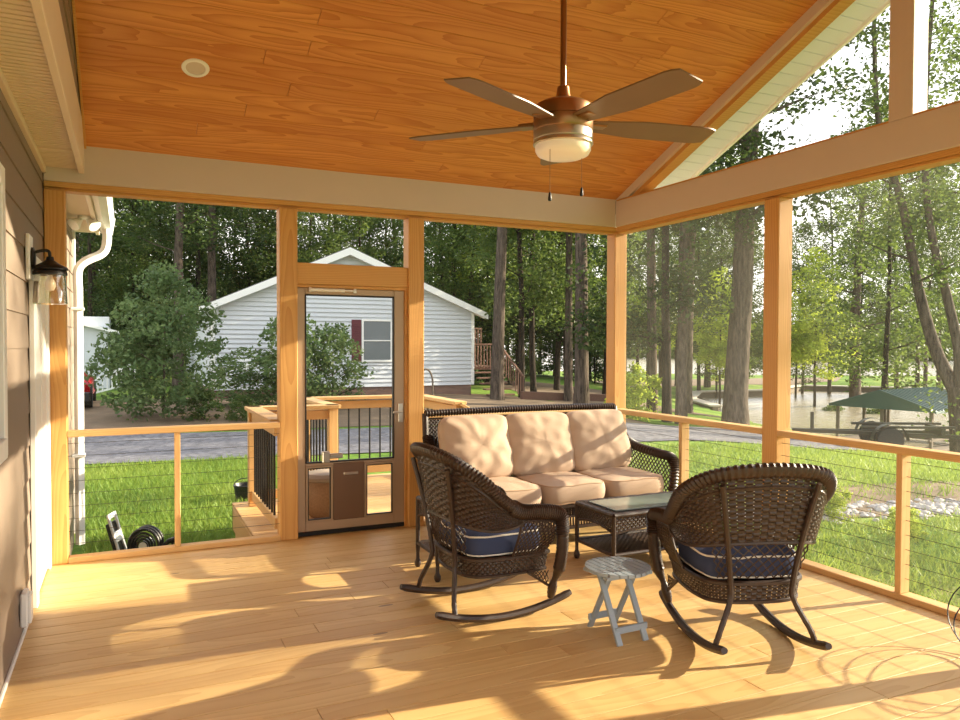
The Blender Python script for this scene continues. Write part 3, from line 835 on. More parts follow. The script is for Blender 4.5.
# ------------------------------------------------------------------ outside: land, water, drive
WZ = -2.2
cove = [(24.0, 14.0), (24.5, 20.0), (26.0, 25.5), (29.0, 31.5), (31.5, 36.5), (36.5, 41.5), (42, 41), (50, 44.5), (57, 37), (62, 28), (60, 12), (40, 8)]
shore = [(40, 120), (52, 82), (63, 66), (71, 63), (80, 57.5), (86, 54), (100, 40), (125, 20)]
def inpoly(x, y, P):
    c = False; j = len(P)-1
    for i in range(len(P)):
        xi, yi = P[i]; xj, yj = P[j]
        if (yi > y) != (yj > y) and x < (xj-xi)*(y-yi)/(yj-yi)+xi: c = not c
        j = i
    return c
def dpoly(x, y, P):
    d = 1e9
    for i in range(len(P)):
        a = P[i]; b_ = P[(i+1) % len(P)]; dx, dy = b_[0]-a[0], b_[1]-a[1]
        t = max(0, min(1, ((x-a[0])*dx+(y-a[1])*dy)/(dx*dx+dy*dy)))
        d = min(d, math.hypot(x-a[0]-dx*t, y-a[1]-dy*t))
    return d
lake = shore+[(320, 20), (320, 320), (40, 320)]
def ss(a, b_, x): t = max(0, min(1, (x-a)/(b_-a))); return t*t*(3-2*t)
def land(x, y):
    """height of the ground around the porch"""
    z = -.6
    z += .32*ss(17, 25, y)*(1-ss(9, 16, x))
    z -= .9*ss(15, 24, x)*(1-ss(24, 40, y-(x-20)))
    z -= .35*ss(11, 16, x)*(1-ss(16, 24, y))
    if x > 26 and y > 30: z = z*(1-ss(26, 36, x))+(-1.65)*ss(26, 36, x)
    if x > 18:
        if inpoly(x, y, cove): return WZ-min(1.0, .5*dpoly(x, y, cove))-.1
        if inpoly(x, y, lake): return WZ-min(1.0, .15*dpoly(x, y, lake))-.1
        d = dpoly(x, y, cove)
        if d < 3.5: z = min(z, WZ+.25+(z-WZ-.25)*ss(0, 3.5, d))
        d = dpoly(x, y, lake)
        if d < 8: z = WZ+.05+(z-WZ-.05)*ss(0, 8, d)
    return z
def grid_mesh(xs, ys, zf):
    b = MB(); vs = [(x, y, zf(x, y)) for y in ys for x in xs]; n = len(xs)
    b._add(vs, [(j*n+i, j*n+i+1, (j+1)*n+i+1, (j+1)*n+i) for j in range(len(ys)-1) for i in range(n-1)]); return b
xs = np.concatenate([np.arange(-60, -6, 6), np.arange(-6, 30, 1.), np.arange(30, 70, 1.6), np.arange(70, 130, 5), np.arange(130, 321, 19)])
ys = np.concatenate([np.arange(-60, 0, 6), np.arange(0, 44, 1.), np.arange(44, 72, 1.6), np.arange(72, 130, 5), np.arange(130, 321, 19)])
tag(grid_mesh(xs, ys, land).build('ground', M['lawn'], None, True, 80), 'green lawn and far bank around the porch', kind='structure')
b = MB(); b.quad((14, -20, WZ), (330, -20, WZ), (330, 330, WZ), (14, 330, WZ)); tag(b.build('water', M['water'], None, False), 'lake and cove water', kind='structure')
def strip(near, far, mat, name, label, lift=.02, n=60, kind='structure'):
    b = MB(); vs = []
    for i in range(n+1):
        t = i/n
        for k in range(7):
            s = k/6; p = Vector(near(t)).lerp(Vector(far(t)), s); vs.append((p.x, p.y, land(p.x, p.y)+lift))
    b._add(vs, [(i*7+k, (i+1)*7+k, (i+1)*7+k+1, i*7+k+1) for i in range(n) for k in range(6)])
    return tag(b.build(name, mat, None, True, 80), label, kind=kind)
strip(lambda t: (-14+33*t, 14.9-.14*(33*t-14)-.5*ss(.75, 1, t), 0), lambda t: (-14+33*t, 19.3-.14*(33*t-14)+.3*math.sin(9*t), 0), M['gravel'], 'driveway', 'grey gravel driveway crossing beyond the lawn')
strip(lambda t: (-10+24*t, 19.2-.1*(24*t-10), 0), lambda t: (-10+24*t, 27, 0), M['mulch'], 'mulch_bed', 'brown leaf litter under the shrubs by the white house', .015)
strip(lambda t: (13+9*t, 20+3*t, 0), lambda t: (19+6*t, 40-4*t, 0), M['mulch'], 'wooded_path', 'bare brown earth under the trees beside the cove', .015)
strip(lambda t: (30+26*t, 45+1*t, 0), lambda t: (34+30*t, 55-3*t, 0), M['mulch'], 'shaded_bank', 'bare shaded earth on the far bank', .02)
# sea wall round the cove
b = MB()
for i in range(3, 8):
    a, c = cove[i], cove[i+1]; b.beam((a[0], a[1], WZ+.1), (c[0], c[1], WZ+.1), .35, .6, .03)
tag(b.build('trim_3', M['greywood']), 'grey timber sea wall round the cove', kind='structure')
b = MB()
for i in range(3, 8):
    a, c = cove[i], cove[i+1]; b.beam((a[0], a[1], WZ+.42), (c[0], c[1], WZ+.42), .7, .1, .03)
tag(b.build('trim_4', M['concrete']), 'pale cap walk on the sea wall', kind='structure')

# rocks of the drainage swale
def rock_mesh(b, c, r, rr):
    vs = []; fs = []; nu, nv = 7, 5
    for j in range(nv+1):
        for i in range(nu):
            a = 2*PI*i/nu; f = -PI/2+PI*j/nv; k = r*(.75+.5*rr.random())
            vs.append((c[0]+k*math.cos(f)*math.cos(a)*1.2, c[1]+k*math.cos(f)*math.sin(a), c[2]+k*.6*math.sin(f)))
    for j in range(nv):
        for i in range(nu): fs.append((j*nu+i, j*nu+(i+1) % nu, (j+1)*nu+(i+1) % nu, (j+1)*nu+i))
    b._add(vs, fs)
b = MB(); rr = random.Random(5)
for k in range(900):
    t = rr.random(); x = 6.2+9.5*t; y = 7.5-.42*(x-6.2)+.028*(x-6.2)**2+rr.gauss(0, .22)
    rock_mesh(b, (x, y, land(x, y)+.01), rr.uniform(.025, .075), rr)
tag(b.build('gravel', M['rock'], None, True, 60), 'pale river rock swale across the lawn', 'rocks', kind='stuff')
strip(lambda t: (5.6+10*t, 7.2-.42*(10*t-.6)+.028*(10*t-.6)**2, 0), lambda t: (6.0+10*t, 9.2-.42*(10*t-.2)+.028*(10*t-.2)**2, 0), M['mulch'], 'bare_soil', 'bare soil along the rock swale', .012)

# grass blades on the near lawn
def grass(n, fn, name, label):
    P = []
    while len(P) < n:
        x, y, h = fn()
        if (-.6 < x < 4.6 and y < 6.4) or (x < -.40 and y < 9.4): continue
        P.append((x, y, land(x, y), h))
    P = np.array(P); n = len(P)
    a = nrg.uniform(0, 2*PI, n); w = nrg.uniform(.006, .014, n); lean = nrg.normal(0, .5, (n, 2))
    h = P[:, 3]*nrg.uniform(.6, 1.3, n)
    v = np.zeros((n, 3, 3)); v[:, :, :] = P[:, None, :3]
    v[:, 0, 0] -= np.cos(a)*w; v[:, 0, 1] -= np.sin(a)*w; v[:, 1, 0] += np.cos(a)*w; v[:, 1, 1] += np.sin(a)*w
    v[:, 2, 0] += lean[:, 0]*h; v[:, 2, 1] += lean[:, 1]*h; v[:, 2, 2] += h
    return raw_mesh(name, v.reshape(-1, 3), np.arange(n*3).reshape(-1, 3), M['grassblade'])
def raw_mesh(name, v, f, mat):
    me = bpy.data.meshes.new(name); k = f.shape[1]
    me.vertices.add(len(v)); me.vertices.foreach_set('co', v.astype(np.float32).ravel())
    me.loops.add(f.size); me.loops.foreach_set('vertex_index', f.astype(np.int32).ravel())
    me.polygons.add(len(f)); me.polygons.foreach_set('loop_start', np.arange(0, f.size, k, dtype=np.int32)); me.polygons.foreach_set('loop_total', np.full(len(f), k, dtype=np.int32))
    me.materials.append(mat); me.update(calc_edges=True)
    return me
def place(me, name, parent=None):
    o = bpy.data.objects.new(name, me); col.objects.link(o)
    if parent is not None: o.parent = parent
    return o
def lawn_pts():
    if rng.random() < .42:
        return rng.uniform(-.7, 2.6), rng.uniform(6.3, 14.6), rng.uniform(.05, .12)
    while True:
        x = rng.uniform(4.5, 16); y = rng.uniform(1.5, 13.5)
        sw = 7.5-.42*(x-6.2)+.028*(x-6.2)**2
        if abs(y-sw) < .55: 
            if rng.random() < .9: continue
        if abs(y-sw-.9) < .6 and rng.random() < .6: continue
        if y > 14.2-.14*x: continue
        if math.hypot(x, y) > 9 and rng.random() < .4: continue
        return x, y, rng.uniform(.05, .14)
tag(place(grass(90000, lawn_pts, 'grass', ''), 'grass'), 'short green grass of the near lawn', 'grass', kind='stuff')

# ------------------------------------------------------------------ trees
def leaf_cloud(centers, radii, per, size, flat=.7):
    """numpy: diamond leaves scattered round cluster centres"""
    C = np.repeat(centers, per, axis=0); n = len(C)
    rad = np.repeat(radii, per)
    d = nrg.normal(0, 1, (n, 3)); d /= np.linalg.norm(d, axis=1)[:, None]
    p = C+d*(rad*nrg.uniform(.2, 1, n)**.5)[:, None]*np.array([1, 1, flat])
    a = nrg.normal(0, 1, (n, 3)); a[:, 2] *= .6; a /= np.linalg.norm(a, axis=1)[:, None]
    c = nrg.normal(0, 1, (n, 3)); c = np.cross(a, c); c /= np.linalg.norm(c, axis=1)[:, None]
    s = nrg.uniform(.6, 1.3, n)*size
    v = np.stack([p-a*s[:, None]*.5, p+c*s[:, None]*.28, p+a*s[:, None]*.5, p-c*s[:, None]*.28], axis=1)
    return v.reshape(-1, 3), np.arange(n*4).reshape(-1, 4)
def tree_mesh(h, r0, crown, nclus, per, size, crad, barkm, leafm, seed, lean=0., branches=7, fork=None, limbs=None):
    """crown = (z0, z1, radius) ; returns (trunk mesh, crown mesh)"""
    rr = random.Random(seed); global nrg
    nrg = np.random.default_rng(seed)
    b = MB()
    def stem(p0, d, L, ra, rb, bend, n=14):
        P = []; p = Vector(p0); d = Vector(d).normalized()
        for i in range(n):
            P.append(p.copy()); p = p+d*(L/(n-1)); d = (d+Vector((rr.gauss(0, bend), rr.gauss(0, bend), rr.gauss(0, bend*.4)+.02))).normalized()
        b.tube(P, lambda t: ra+(rb-ra)*t+(ra*.22*max(0, 1-t*16) if ra == r0 else 0), 10); return P
    main = stem((0, 0, -.3), (lean, rr.gauss(0, .02), 1), h*.93, r0, r0*.25, .02, 18)
    if fork:
        stem(main[int(len(main)*fork[0])], (fork[1], 0, 1), h*.7, r0*.7, r0*.2, .03)
    ends = []
    if limbs:
        b = MB()
        for (pts, ra, rb) in limbs:
            P = catmull(pts, 26); b.tube(P, lambda t, ra=ra, rb=rb: ra+(rb-ra)*t, 10); ends += P[14:]
        main = catmull(limbs[1][0], 18)
    z0, z1, cr = crown
    for k in range(branches):
        t = rr.uniform(max(.12, z0/h), .9); i = int(t*(len(main)-1)); a = rr.uniform(0, 2*PI)
        L = cr*rr.uniform(.6, 1.0)*(1.1-.6*t)
        P = stem(main[i], (math.cos(a), math.sin(a), rr.uniform(.1, .6)), L, r0*.28*(1-t*.6), .012, .08, 8)
        ends += P[3:]
    tr = b.build('trunk', barkm, None); tme = tr.data; bpy.data.objects.remove(tr)
    cs = []
    for k in range(nclus):
        if ends and rr.random() < .3:
            p = rr.choice(ends); cs.append((p.x+rr.gauss(0, .3), p.y+rr.gauss(0, .3), p.z+rr.gauss(0, .3))); continue
        t = rr.random(); z = z0+(z1-z0)*t; w = cr*(math.sin(PI*min(1, .12+.88*t**.8))**.6)
        a = rr.uniform(0, 2*PI); q = rr.random()**.45*w
        cs.append((q*math.cos(a)+lean*z, q*math.sin(a), z))
    cs = np.array(cs); ra = nrg.uniform(.5, 1.2, len(cs))*crad
    v, f = leaf_cloud(cs, ra, per, size)
    return tme, raw_mesh('crown', v, f, leafm)
PROTO = {
    'forest': tree_mesh(17, .16, (3.2, 17, 3.2), 230, 60, .17, .8, M['bark2'], M['leaf_dark'], 1),
    'forest2': tree_mesh(16, .14, (3.0, 16, 3.0), 220, 60, .16, .75, M['bark2'], M['leaf_mid'], 2),
    'tall': tree_mesh(21, .25, (9, 21, 3.6), 200, 56, .16, .85, M['bark'], M['leaf_mid'], 3),
    'pine': tree_mesh(20, .18, (6.5, 20, 2.8), 180, 56, .16, .8, M['bark'], M['leaf_dark'], 4, 0, 12),
    'thick': tree_mesh(20, .40, (6, 19, 4.2), 240, 56, .19, .9, M['bark'], M['leaf_dark'], 24, 0, 12),
    'mid': tree_mesh(15, .13, (3.6, 15, 3.0), 180, 60, .17, .75, M['bark2'], M['leaf_mid'], 14, 0, 12),
    'under': tree_mesh(6.5, .07, (.3, 7, 2.4), 180, 56, .16, .65, M['bark2'], M['leaf_dark'], 5),
    'under2': tree_mesh(6.0, .07, (.4, 6.5, 2.2), 170, 56, .16, .6, M['bark2'], M['leaf_mid'], 6),
    'bright': tree_mesh(10.4, .10, (4.0, 10.6, 2.1), 170, 66, .19, .6, M['bark2'], M['leaf_bright'], 7),
    'forked': tree_mesh(15, .2, (6, 15, 3.0), 150, 56, .15, .8, M['bark'], M['leaf_mid'], 8, 0, 9, None, [
        ([(.15, 0, -.4), (.1, 0, .8), (0, 0, 2.1)], .30, .24),
        ([(0, 0, 1.9), (-.55, .1, 3.2), (-1.0, .1, 5.0), (-1.45, .2, 7.5), (-2.1, .1, 10), (-2.3, .3, 14)], .20, .05),
        ([(0, 0, 1.9), (.05, -.1, 3.0), (-.25, -.1, 4.6), (-.75, 0, 7.0), (-.9, .3, 10), (-.7, .3, 14.5)], .17, .05)]),
    'sparse': tree_mesh(15, .12, (6, 15, 2.2), 44, 26, .28, .8, M['bark'], M['leaf_mid'], 15, 0, 8),
    'shrub': tree_mesh(3.2, .05, (.2, 3.7, 1.75), 230, 44, .14, .42, M['bark'], M['leaf_shrub'], 9, 0, 14),
    'shrub2': tree_mesh(2.0, .03, (.2, 2.3, 1.1), 100, 36, .13, .36, M['bark2'], M['leaf_shrub'], 10, 0, 8),
    'bush': tree_mesh(.9, .02, (.05, 1.0, .7), 60, 50, .09, .22, M['bark2'], M['leaf_mid'], 12, 0, 5),
    'brightbush': tree_mesh(1.6, .02, (.05, 1.8, .9), 80, 50, .12, .3, M['bark2'], M['leaf_bright'], 13, 0, 5),
}
def tree(kind, az, d, s=1., rz=None, label='', cat='tree', group=None, name=None, sxy=None, zoff=0.):
    x, y = polar(az, d)
    o = empty(name or {'shrub': 'shrub', 'shrub2': 'shrub', 'bush': 'shrub', 'brightbush': 'shrub', 'pine': 'pine_tree'}.get(kind, 'tree'), (x, y, land(x, y)+zoff), rz if rz is not None else rng.uniform(0, 2*PI), label, cat, group)
    k = sxy or s; o.scale = (k, k, s)
    t, c = PROTO[kind]
    place(t, 'trunk', o); place(c, 'crown', o)
    return o
# single trees that stand out
tree('tall', 26.5, 26.5, 1.0, 0, 'thick straight trunk rising beside the corner of the white house', sxy=.95)
tree('tall', 32.9, 25.5, 1.05, 2, 'thick grey trunk just left of the corner post', sxy=1.0)
tree('pine', 31.9, 28.5, 1.0, 1.2, 'slimmer dark trunk close behind the thick grey one', sxy=.9)
tree('forest2', 29.3, 31, 1.0, .4, 'thin dark trunk midway between house corner and corner post')
tree('mid', 28.4, 29, 1.0, 1.4, 'thin pale trunk right of the thick trunk by the house corner')
tree('tall', 38.1, 24.5, 1.0, 4, 'straight tree just right of the corner post by the cove', sxy=.7)
tree('forest', 39.2, 24., 1.0, .3, 'dark trunk second right of the corner post', sxy=1.0)
tree('pine', 40.2, 23.8, .95, 5, 'dark trunk third right of the corner post, at the sea wall end', sxy=1.0)
tree('thick', 44.0, 24.5, 1.0, 3.3, 'largest trunk, left of the lake side middle post')
tree('bright', 42.9, 47, .85, 2.1, 'yellow green tree across the cove between trunks left of the middle post')
tree('bright', 49.2, 50, 1., .8, 'sunlit yellow green tree right of the middle post')
tree('thick', 51.7, 52, .95, 1.7, 'tall tree on the far lawn left of the boat dock')
tree('forked', 57.6, 25.5, 1.0, R(-57.6), 'leaning forked grey trunk at the right edge by the dock')
tree('mid', 48.0, 58, .7, 2.7, 'small tree on the far lawn behind the yellow green tree')
tree('pine', 54.2, 66, 1.0, 2.9, 'slim tree at the far shore above the dock roof')
tree('pine', 55.4, 70, 1.0, 1.1, 'second slim tree at the far shore above the dock roof')
tree('pine', 56.6, 68, 1.0, 3.1, 'third slim tree at the far shore nearest the leaning trunk')
tree('shrub', 2.3, 21.5, 1.04, .5, 'large rounded green shrub left of the white house', 'shrub', sxy=.92)
tree('shrub2', 11.2, 23.0, 1.25, 0, 'loose dark shrub against the white house wall left of the door', 'shrub', sxy=1.)
tree('shrub2', 14.0, 23.3, 1.1, 2, 'loose dark shrub below the maroon shuttered window', 'shrub', sxy=1.)
tree('shrub2', 8.2, 23.6, .75, 4, 'low spreading dark shrub between the big shrub and house corner', 'shrub', sxy=1.1)
tree('bush', 5.0, 21.0, .7, 0, 'low green plant at the edge of the gravel, left', 'shrub', 'low plants by the gravel')
tree('bush', 7.6, 20.8, .6, 1, 'low green plant at the edge of the gravel, by the railing', 'shrub', 'low plants by the gravel')
tree('forest', -2.2, 39, .8, 3, 'dark leafy tree beside the white downspout')
tree('brightbush', 36.9, 24.0, .9, 1, 'bright yellow green bush beside the corner post', 'shrub')
tree('bush', 50.4, 47.5, 1.3, 1, 'pale bush on the far lawn left of the dock roof', 'shrub', 'bushes on the far lawn')
tree('bush', 53.0, 46.5, 1.3, 2, 'pale bush on the far lawn above the dock roof', 'shrub', 'bushes on the far lawn')
tree('brightbush', 50.5, 10.3, .24, 1, 'small weedy yellow green plant by the rock swale', 'plant', 'weeds by the rock swale')
tree('brightbush', 54.8, 9.6, .22, 3, 'small weedy plant right of the lake side rail post', 'plant', 'weeds by the rock swale')
tree('pine', 3.3, 34, .9, 1, 'dark trunk in the woods left of the white house, left one', sxy=1.3)
tree('pine', 5.6, 36, .95, 2, 'dark trunk in the woods just left of the white house roof', sxy=1.3)
# the woods behind the houses
for k in range(24):
    az = -5+27*(k+.5)/24+rng.uniform(-.4, .4)
    tree(('forest', 'tall', 'mid', 'forest2')[k % 4], az, rng.uniform(40, 58), rng.uniform(.9, 1.1), None, 'tall dark tree in the woods behind the white house', 'tree', 'woods behind the white house')
for k in range(15):
    az = -5+29*(k+.5)/15+rng.uniform(-.4, .4)
    tree(('under', 'under2', 'under')[k % 3], az, rng.uniform(46, 60), rng.uniform(1.1, 1.6), None, 'dark understory tree filling the woods behind the white house', 'tree', 'understory behind the white house')
for k in range(14):
    az = 22+13*(k+.5)/14+rng.uniform(-.3, .3)
    tree(('forest', 'forest2', 'mid')[k % 3], az, rng.uniform(36, 58), rng.uniform(.9, 1.1), None, 'tree in the woods between the white house and corner post', 'tree', 'woods left of the corner post')
for k in range(9):
    az = 22+14*(k+.5)/9+rng.uniform(-.3, .3)
    tree(('under2', 'under', 'bright')[k % 3], az, rng.uniform(40, 52), rng.uniform(.8, 1.1), None, 'sunlit understory tree in the gap right of the white house', 'tree', 'understory right of the white house')
for k in range(13):
    az = 36+9.2*(k+.5)/13+rng.uniform(-.3, .3)
    tree(('mid', 'forest2', 'mid', 'tall', 'bright')[k % 5], az, rng.uniform(50, 70), rng.uniform(.85, 1.15), None, 'leafy tree beyond the cove left of the middle post', 'tree', 'trees beyond the cove')
for k in range(6):
    az = 47+12*(k+.5)/6+rng.uniform(-.5, .5)
    tree(('forest2', 'pine', 'mid')[k % 3], az, rng.uniform(58, 74), rng.uniform(.85, 1.), None, 'tall tree on the far lawn with the lake behind it', 'tree', 'trees on the far lawn')
# lake side trees whose crowns fill the gable opening and throw dappled shade on the deck
tree('tall', 40.5, 31, .95, 1.0, 'leafy tree whose crown fills the lower end of the gable opening', sxy=1.1)
tree('mid', 53.5, 36, 1.0, 2.2, 'leafy tree behind the boat dock with crown in the gable', sxy=1.1)
tree('tall', 60.0, 30, .95, 2.0, 'leafy tree right of the leaning trunk, crown beyond the king post', sxy=1.1)
for (az, d, s) in ((90.3, 31, 1.), (86.5, 33, 1.0)):
    tree('sparse', az, d, s, None, 'open crowned lakeside tree shading the porch', 'tree', 'lakeside shade trees')
# far shore
v = []; r2 = np.random.default_rng(3)
cs = []
for k in range(900):
    az = r2.uniform(34, 66); d = r2.uniform(200, 225); x, y_ = polar(az, d); cs.append((x, y_, WZ+r2.uniform(0, 11+4*math.sin(az*.9)+2*math.sin(az*3.1))))
nrg = r2
v, f = leaf_cloud(np.array(cs), np.full(len(cs), 3.0), 22, 1.6)
tag(place(raw_mesh('treeline', v, f, M['leaf_mid']), 'treeline'), 'hazy wooded far shore across the lake', 'trees', kind='stuff')

# ------------------------------------------------------------------ neighbouring house
HY = 26.0; hx0, hx1, hxm = 2.55, 11.9, 7.05
hz = land(7, HY)-.05; ez = 2.80; pz = 4.78; sb = .02
house = empty('house', (0, 0, 0), label='white lap sided house with a gable and brick base', cat='house')
b = MB(); z = .33-.6+.0
def gx(z):
    if z <= ez: return hx0, hx1
    t = (z-ez)/(pz-ez); return hx0+(hxm-hx0)*t, hx1+(hxm-hx1)*t
zb = .02
z = zb
while z < pz-.02:
    t = min(z+.155, pz-.01); a0, a1 = gx(z); c0, c1 = gx(t)
    b._add([(a0, HY-.05, z), (a1, HY-.05, z), (c1, HY, t), (c0, HY, t)], [(0, 1, 2, 3)])
    b._add([(a0, HY, z), (a1, HY, z), (a1, HY-.05, z), (a0, HY-.05, z)], [(0, 1, 2, 3)])
    z += .155
b.quad((hx0, HY, zb), (hx0, HY, ez), (hx0, HY+12, ez), (hx0, HY+12, zb)); b.quad((hx1, HY, zb), (hx1, HY+12, zb), (hx1, HY+12, ez), (hx1, HY, ez))
b.build('siding', M['nsiding'], house, False)
b = MB(); b.box((hx0+.05, HY, hz-.3), (hx1-.05, HY+12, zb+.02), .01); b.build('brick_base', M['brick'], house)
b = MB()
for s, xe in ((-1, hx0-.45), (1, hx1+.45)):
    ze = ez-.45*(pz-ez)/(hxm-hx0)
    b.prism([(hxm, HY-.4, pz+.06), (xe, HY-.4, ze+.06), (xe, HY-.4, ze+.14), (hxm, HY-.4, pz+.15)], (0, 13, 0))
b.build('roof', M['roofgrey'], house)
b = MB()
for s, xe in ((-1, hx0-.47), (1, hx1+.47)):
    ze = ez-.47*(pz-ez)/(hxm-hx0)
    b.prism([(hxm, HY-.42, pz-.13), (xe, HY-.42, ze-.10), (xe, HY-.42, ze+.12), (hxm, HY-.42, pz+.12)], (0, .05, 0))
    b.prism([(hxm, HY-.4, pz-.1), (xe, HY-.4, ze-.06), (xe, HY-.4, ze-.02), (hxm, HY-.4, pz-.06)], (0, .4, 0))
b.build('rake_fascia', M['white2'], house)
b = MB()
for xx in (hx0, hx1): b.box((xx-.06, HY-.05, zb), (xx+.06, HY+.02, ez), .005)
b.build('corner_trim', M['white2'], house)
b = MB(); gz0, gz1 = 3.75, 4.42
b.prism([(hxm-1.3, HY-.05, gz0), (hxm+1.3, HY-.05, gz0), (hxm, HY-.05, gz1)], (0, .04, 0))
gv = b.build('gable_vent', M['nsiding'], house)
b = MB()
for k in range(6):
    zz = gz0+.06+.09*k; w = 1.3*(1-(zz-gz0)/(gz1-gz0))-.06
    if w > .1: b.box((hxm-w, HY-.075, zz), (hxm+w, HY-.05, zz+.03), .003)
b.build('louvre', M['alum'], gv)
wx0, wx1, wz0, wz1 = 7.62, 8.62, .98, 2.36
b = MB()
for q in ((wx0-.07, wx0, wz0-.07, wz1+.07), (wx1, wx1+.07, wz0-.07, wz1+.07), (wx0, wx1, wz1, wz1+.07), (wx0, wx1, wz0-.07, wz0), (wx0, wx1, 1.65, 1.69)): b.box((q[0], HY-.09, q[2]), (q[1], HY-.02, q[3]), .004)
wn = b.build('window', M['white2'], house)
b = MB(); b.box((wx0, HY-.06, wz0), (wx1, HY-.03, wz1), .003); b.build('pane', M['dkglass'], wn)
for x0 in (wx0-.43, wx1+.09):
    b = MB(); b.box((x0, HY-.08, wz0-.05), (x0+.34, HY-.03, wz1+.05), .005)
    for k in range(16): b.box((x0+.04, HY-.095, wz0+.02+k*.083), (x0+.30, HY-.08, wz0+.07+k*.083), .004)
    b.build('shutter', M['maroon'], house)
# brown entry steps on its far side
ns = empty('side_steps', (0, 0, 0), label='brown wooden deck and steps at the far side of the white house', cat='steps')
b = MB(); b.box((hx1+.02, HY+.6, .55), (hx1+1.5, HY+2.4, .68), .01)
for k in range(5): b.box((hx1+.3, HY+.55-.28*(k+1), .42-.2*k), (hx1+1.4, HY+.55-.28*k, .48-.2*k), .01)
b.build('treads', M['brownwood'], ns)
for (x0, x1) in ((hx1+.12, hx1+1.45),):
    b = MB(); b.beam((x0, HY+.6, 1.55), (x1, HY+.6, 1.55), .08, .06); b.beam((x1, HY+.6, 1.55), (x1+.1, HY-1.2, .35), .08, .06)
    b.beam((x0, HY+2.3, 2.2), (x1, HY+2.3, 2.2), .08, .06)
    for k in range(11): xx = x0+(x1-x0)*k/10; b.box((xx-.02, HY+.58, .6), (xx+.02, HY+.62, 1.55), .003); b.box((xx-.03, HY+2.28, .6), (xx+.03, HY+2.32, 2.2), .003)
    for k in range(11): t = k/10; b.box((x1+.1*t-.02, HY+.6-1.8*t-.02, .62-1.2*t-.0), (x1+.1*t+.02, HY+.6-1.8*t+.02, 1.55-1.2*t), .003)
    b.build('railing', M['brownwood'], ns)
b = MB(); P = [(9.55+.26*math.cos(a), HY-1.2, land(9.5, HY-1)+.45+.5*math.sin(a)) for a in np.linspace(0, PI, 20)]
P = [(9.81, HY-1.2, land(9.5, HY-1))]+P+[(9.29, HY-1.2, land(9.5, HY-1))]
b.tube(P, .035, 8); tag(b.build('garden_hoop', M['greywood']), 'grey arched garden hoop by the brick base', 'hoop')
# low retaining border right of the house
b = MB(); b.beam((hx1+1.3, 24.5, land(13, 24)+.12), (17.2, 24.4, land(17, 24)+.12), .2, .35, .02); tag(b.build('timber_border', M['brownwood']), 'low brown timber border among the trees right of the house', 'border')
# small shed, white rail and car glimpsed at the far left
sh = empty('shed', (*polar(-3.0, 34), land(-2, 34)), label='small white building glimpsed behind the big shrub at far left', cat='shed')
b = MB(); b.box((-2.8, 0, 0), (1.15, 3, 2.9), .02); b.build('wall', M['nsiding'], sh)
b = MB(); b.prism([(-3.1, -.3, 3.4), (1.5, -.3, 2.2), (1.5, -.3, 2.32), (-3.1, -.3, 3.55)], (0, 3.6, 0)); b.build('roof', M['white2'], sh)
wrl = empty('white_railing', (*polar(-1.6, 29), land(0, 29)), R(14), 'white picket stair railing glimpsed left of the big shrub', 'railing')
b = MB(); b.beam((-.7, 0, .35), (1.1, 0, 1.15), .05, .07); b.beam((-.7, 0, -.05+.05), (1.1, 0, .45), .05, .06); b.build('rail', M['white2'], wrl)
b = MB()
for k in range(13): t = k/12; b.box((-.7+1.8*t-.02, -.02, .45*t), (-.7+1.8*t+.02, .02, .35+.8*t), .003)
b.build('baluster', M['white2'], wrl)
car = empty('car', (*polar(-2.35, 25.5), land(-1.4, 25)), 0, 'rear of a red car glimpsed behind the downspout', 'car')
b = MB(); b.surf(lambda u, v: Vector((-1.6+ (1.75-.10*(abs(2*v-1)**3))*u, -2.0+4.0*v, .35+.95*math.sin(PI*min(1, .12+.88*u))**.5*(.75+.25*math.sin(PI*v)))), 14, 14); b.box((-1.55, -1.95, .3), (.1, 1.95, .8), .12); b.build('body', M['red'], car)
b = MB(); b.box((-1.5, -2.03, .2), (.12, -1.9, .48), .04); b.build('bumper', M['blackplastic'], car)
for yy in (-1.3, 1.3):
    b = MB(); b.lathe([(.2, -.1), (.32, -.1), (.33, 0), (.32, .1), (.2, .1)], (.05, yy, .32), 20, Matrix.Rotation(PI/2, 4, 'Y')); b.build('wheel', M['tyre'], car)

# gutter, downspout, flood light at the house corner
gt = empty('gutter', (0, 0, 0), label='white eave gutter end beyond the left post', cat='gutter')
b = MB(); b.prism([(-.262, YB+.3, 2.80), (-.20, YB+.3, 2.74), (-.14, YB+.3, 2.76), (-.11, YB+.3, 2.90), (-.262, YB+.3, 2.90)], (0, 9.1-YB-.3, 0)); b.build('trough', M['white2'], gt)
b = MB(); b.prism([(-.27, 9.1, 2.78), (-.20, 9.1, 2.72), (-.13, 9.1, 2.74), (-.10, 9.1, 2.92), (-.27, 9.1, 2.92)], (0, .02, 0)); b.build('end_cap', M['white2'], gt)
b = MB(); P = catmull([(-.18, 8.75, 2.78), (-.18, 8.75, 2.62), (-.22, 8.74, 2.50), (-.38, 8.70, 2.40), (-.445, 8.7, 2.30), (-.445, 8.7, 2.1)], 26)+[Vector((-.445, 8.7, zz)) for zz in np.linspace(2.0, -.5, 12)]
b.tube(P, .045, 4, True); ds = b.build('downspout', M['white2']); tag(ds, 'white downspout on the house corner beyond the left post', 'downspout')
b = MB()
for zz in (1.9, .4): b.box((-.51, 8.64, zz), (-.39, 8.76, zz+.03), .004)
b.build('strap', M['white2'], ds)
fl = empty('flood_light', (-.36, 8.2, 2.79), label='white twin flood light under the house eave', cat='light')
b = MB(); b.lathe([(.06, 0), (.06, -.02), (.03, -.03)], n=18); b.build('base', M['white2'], fl)
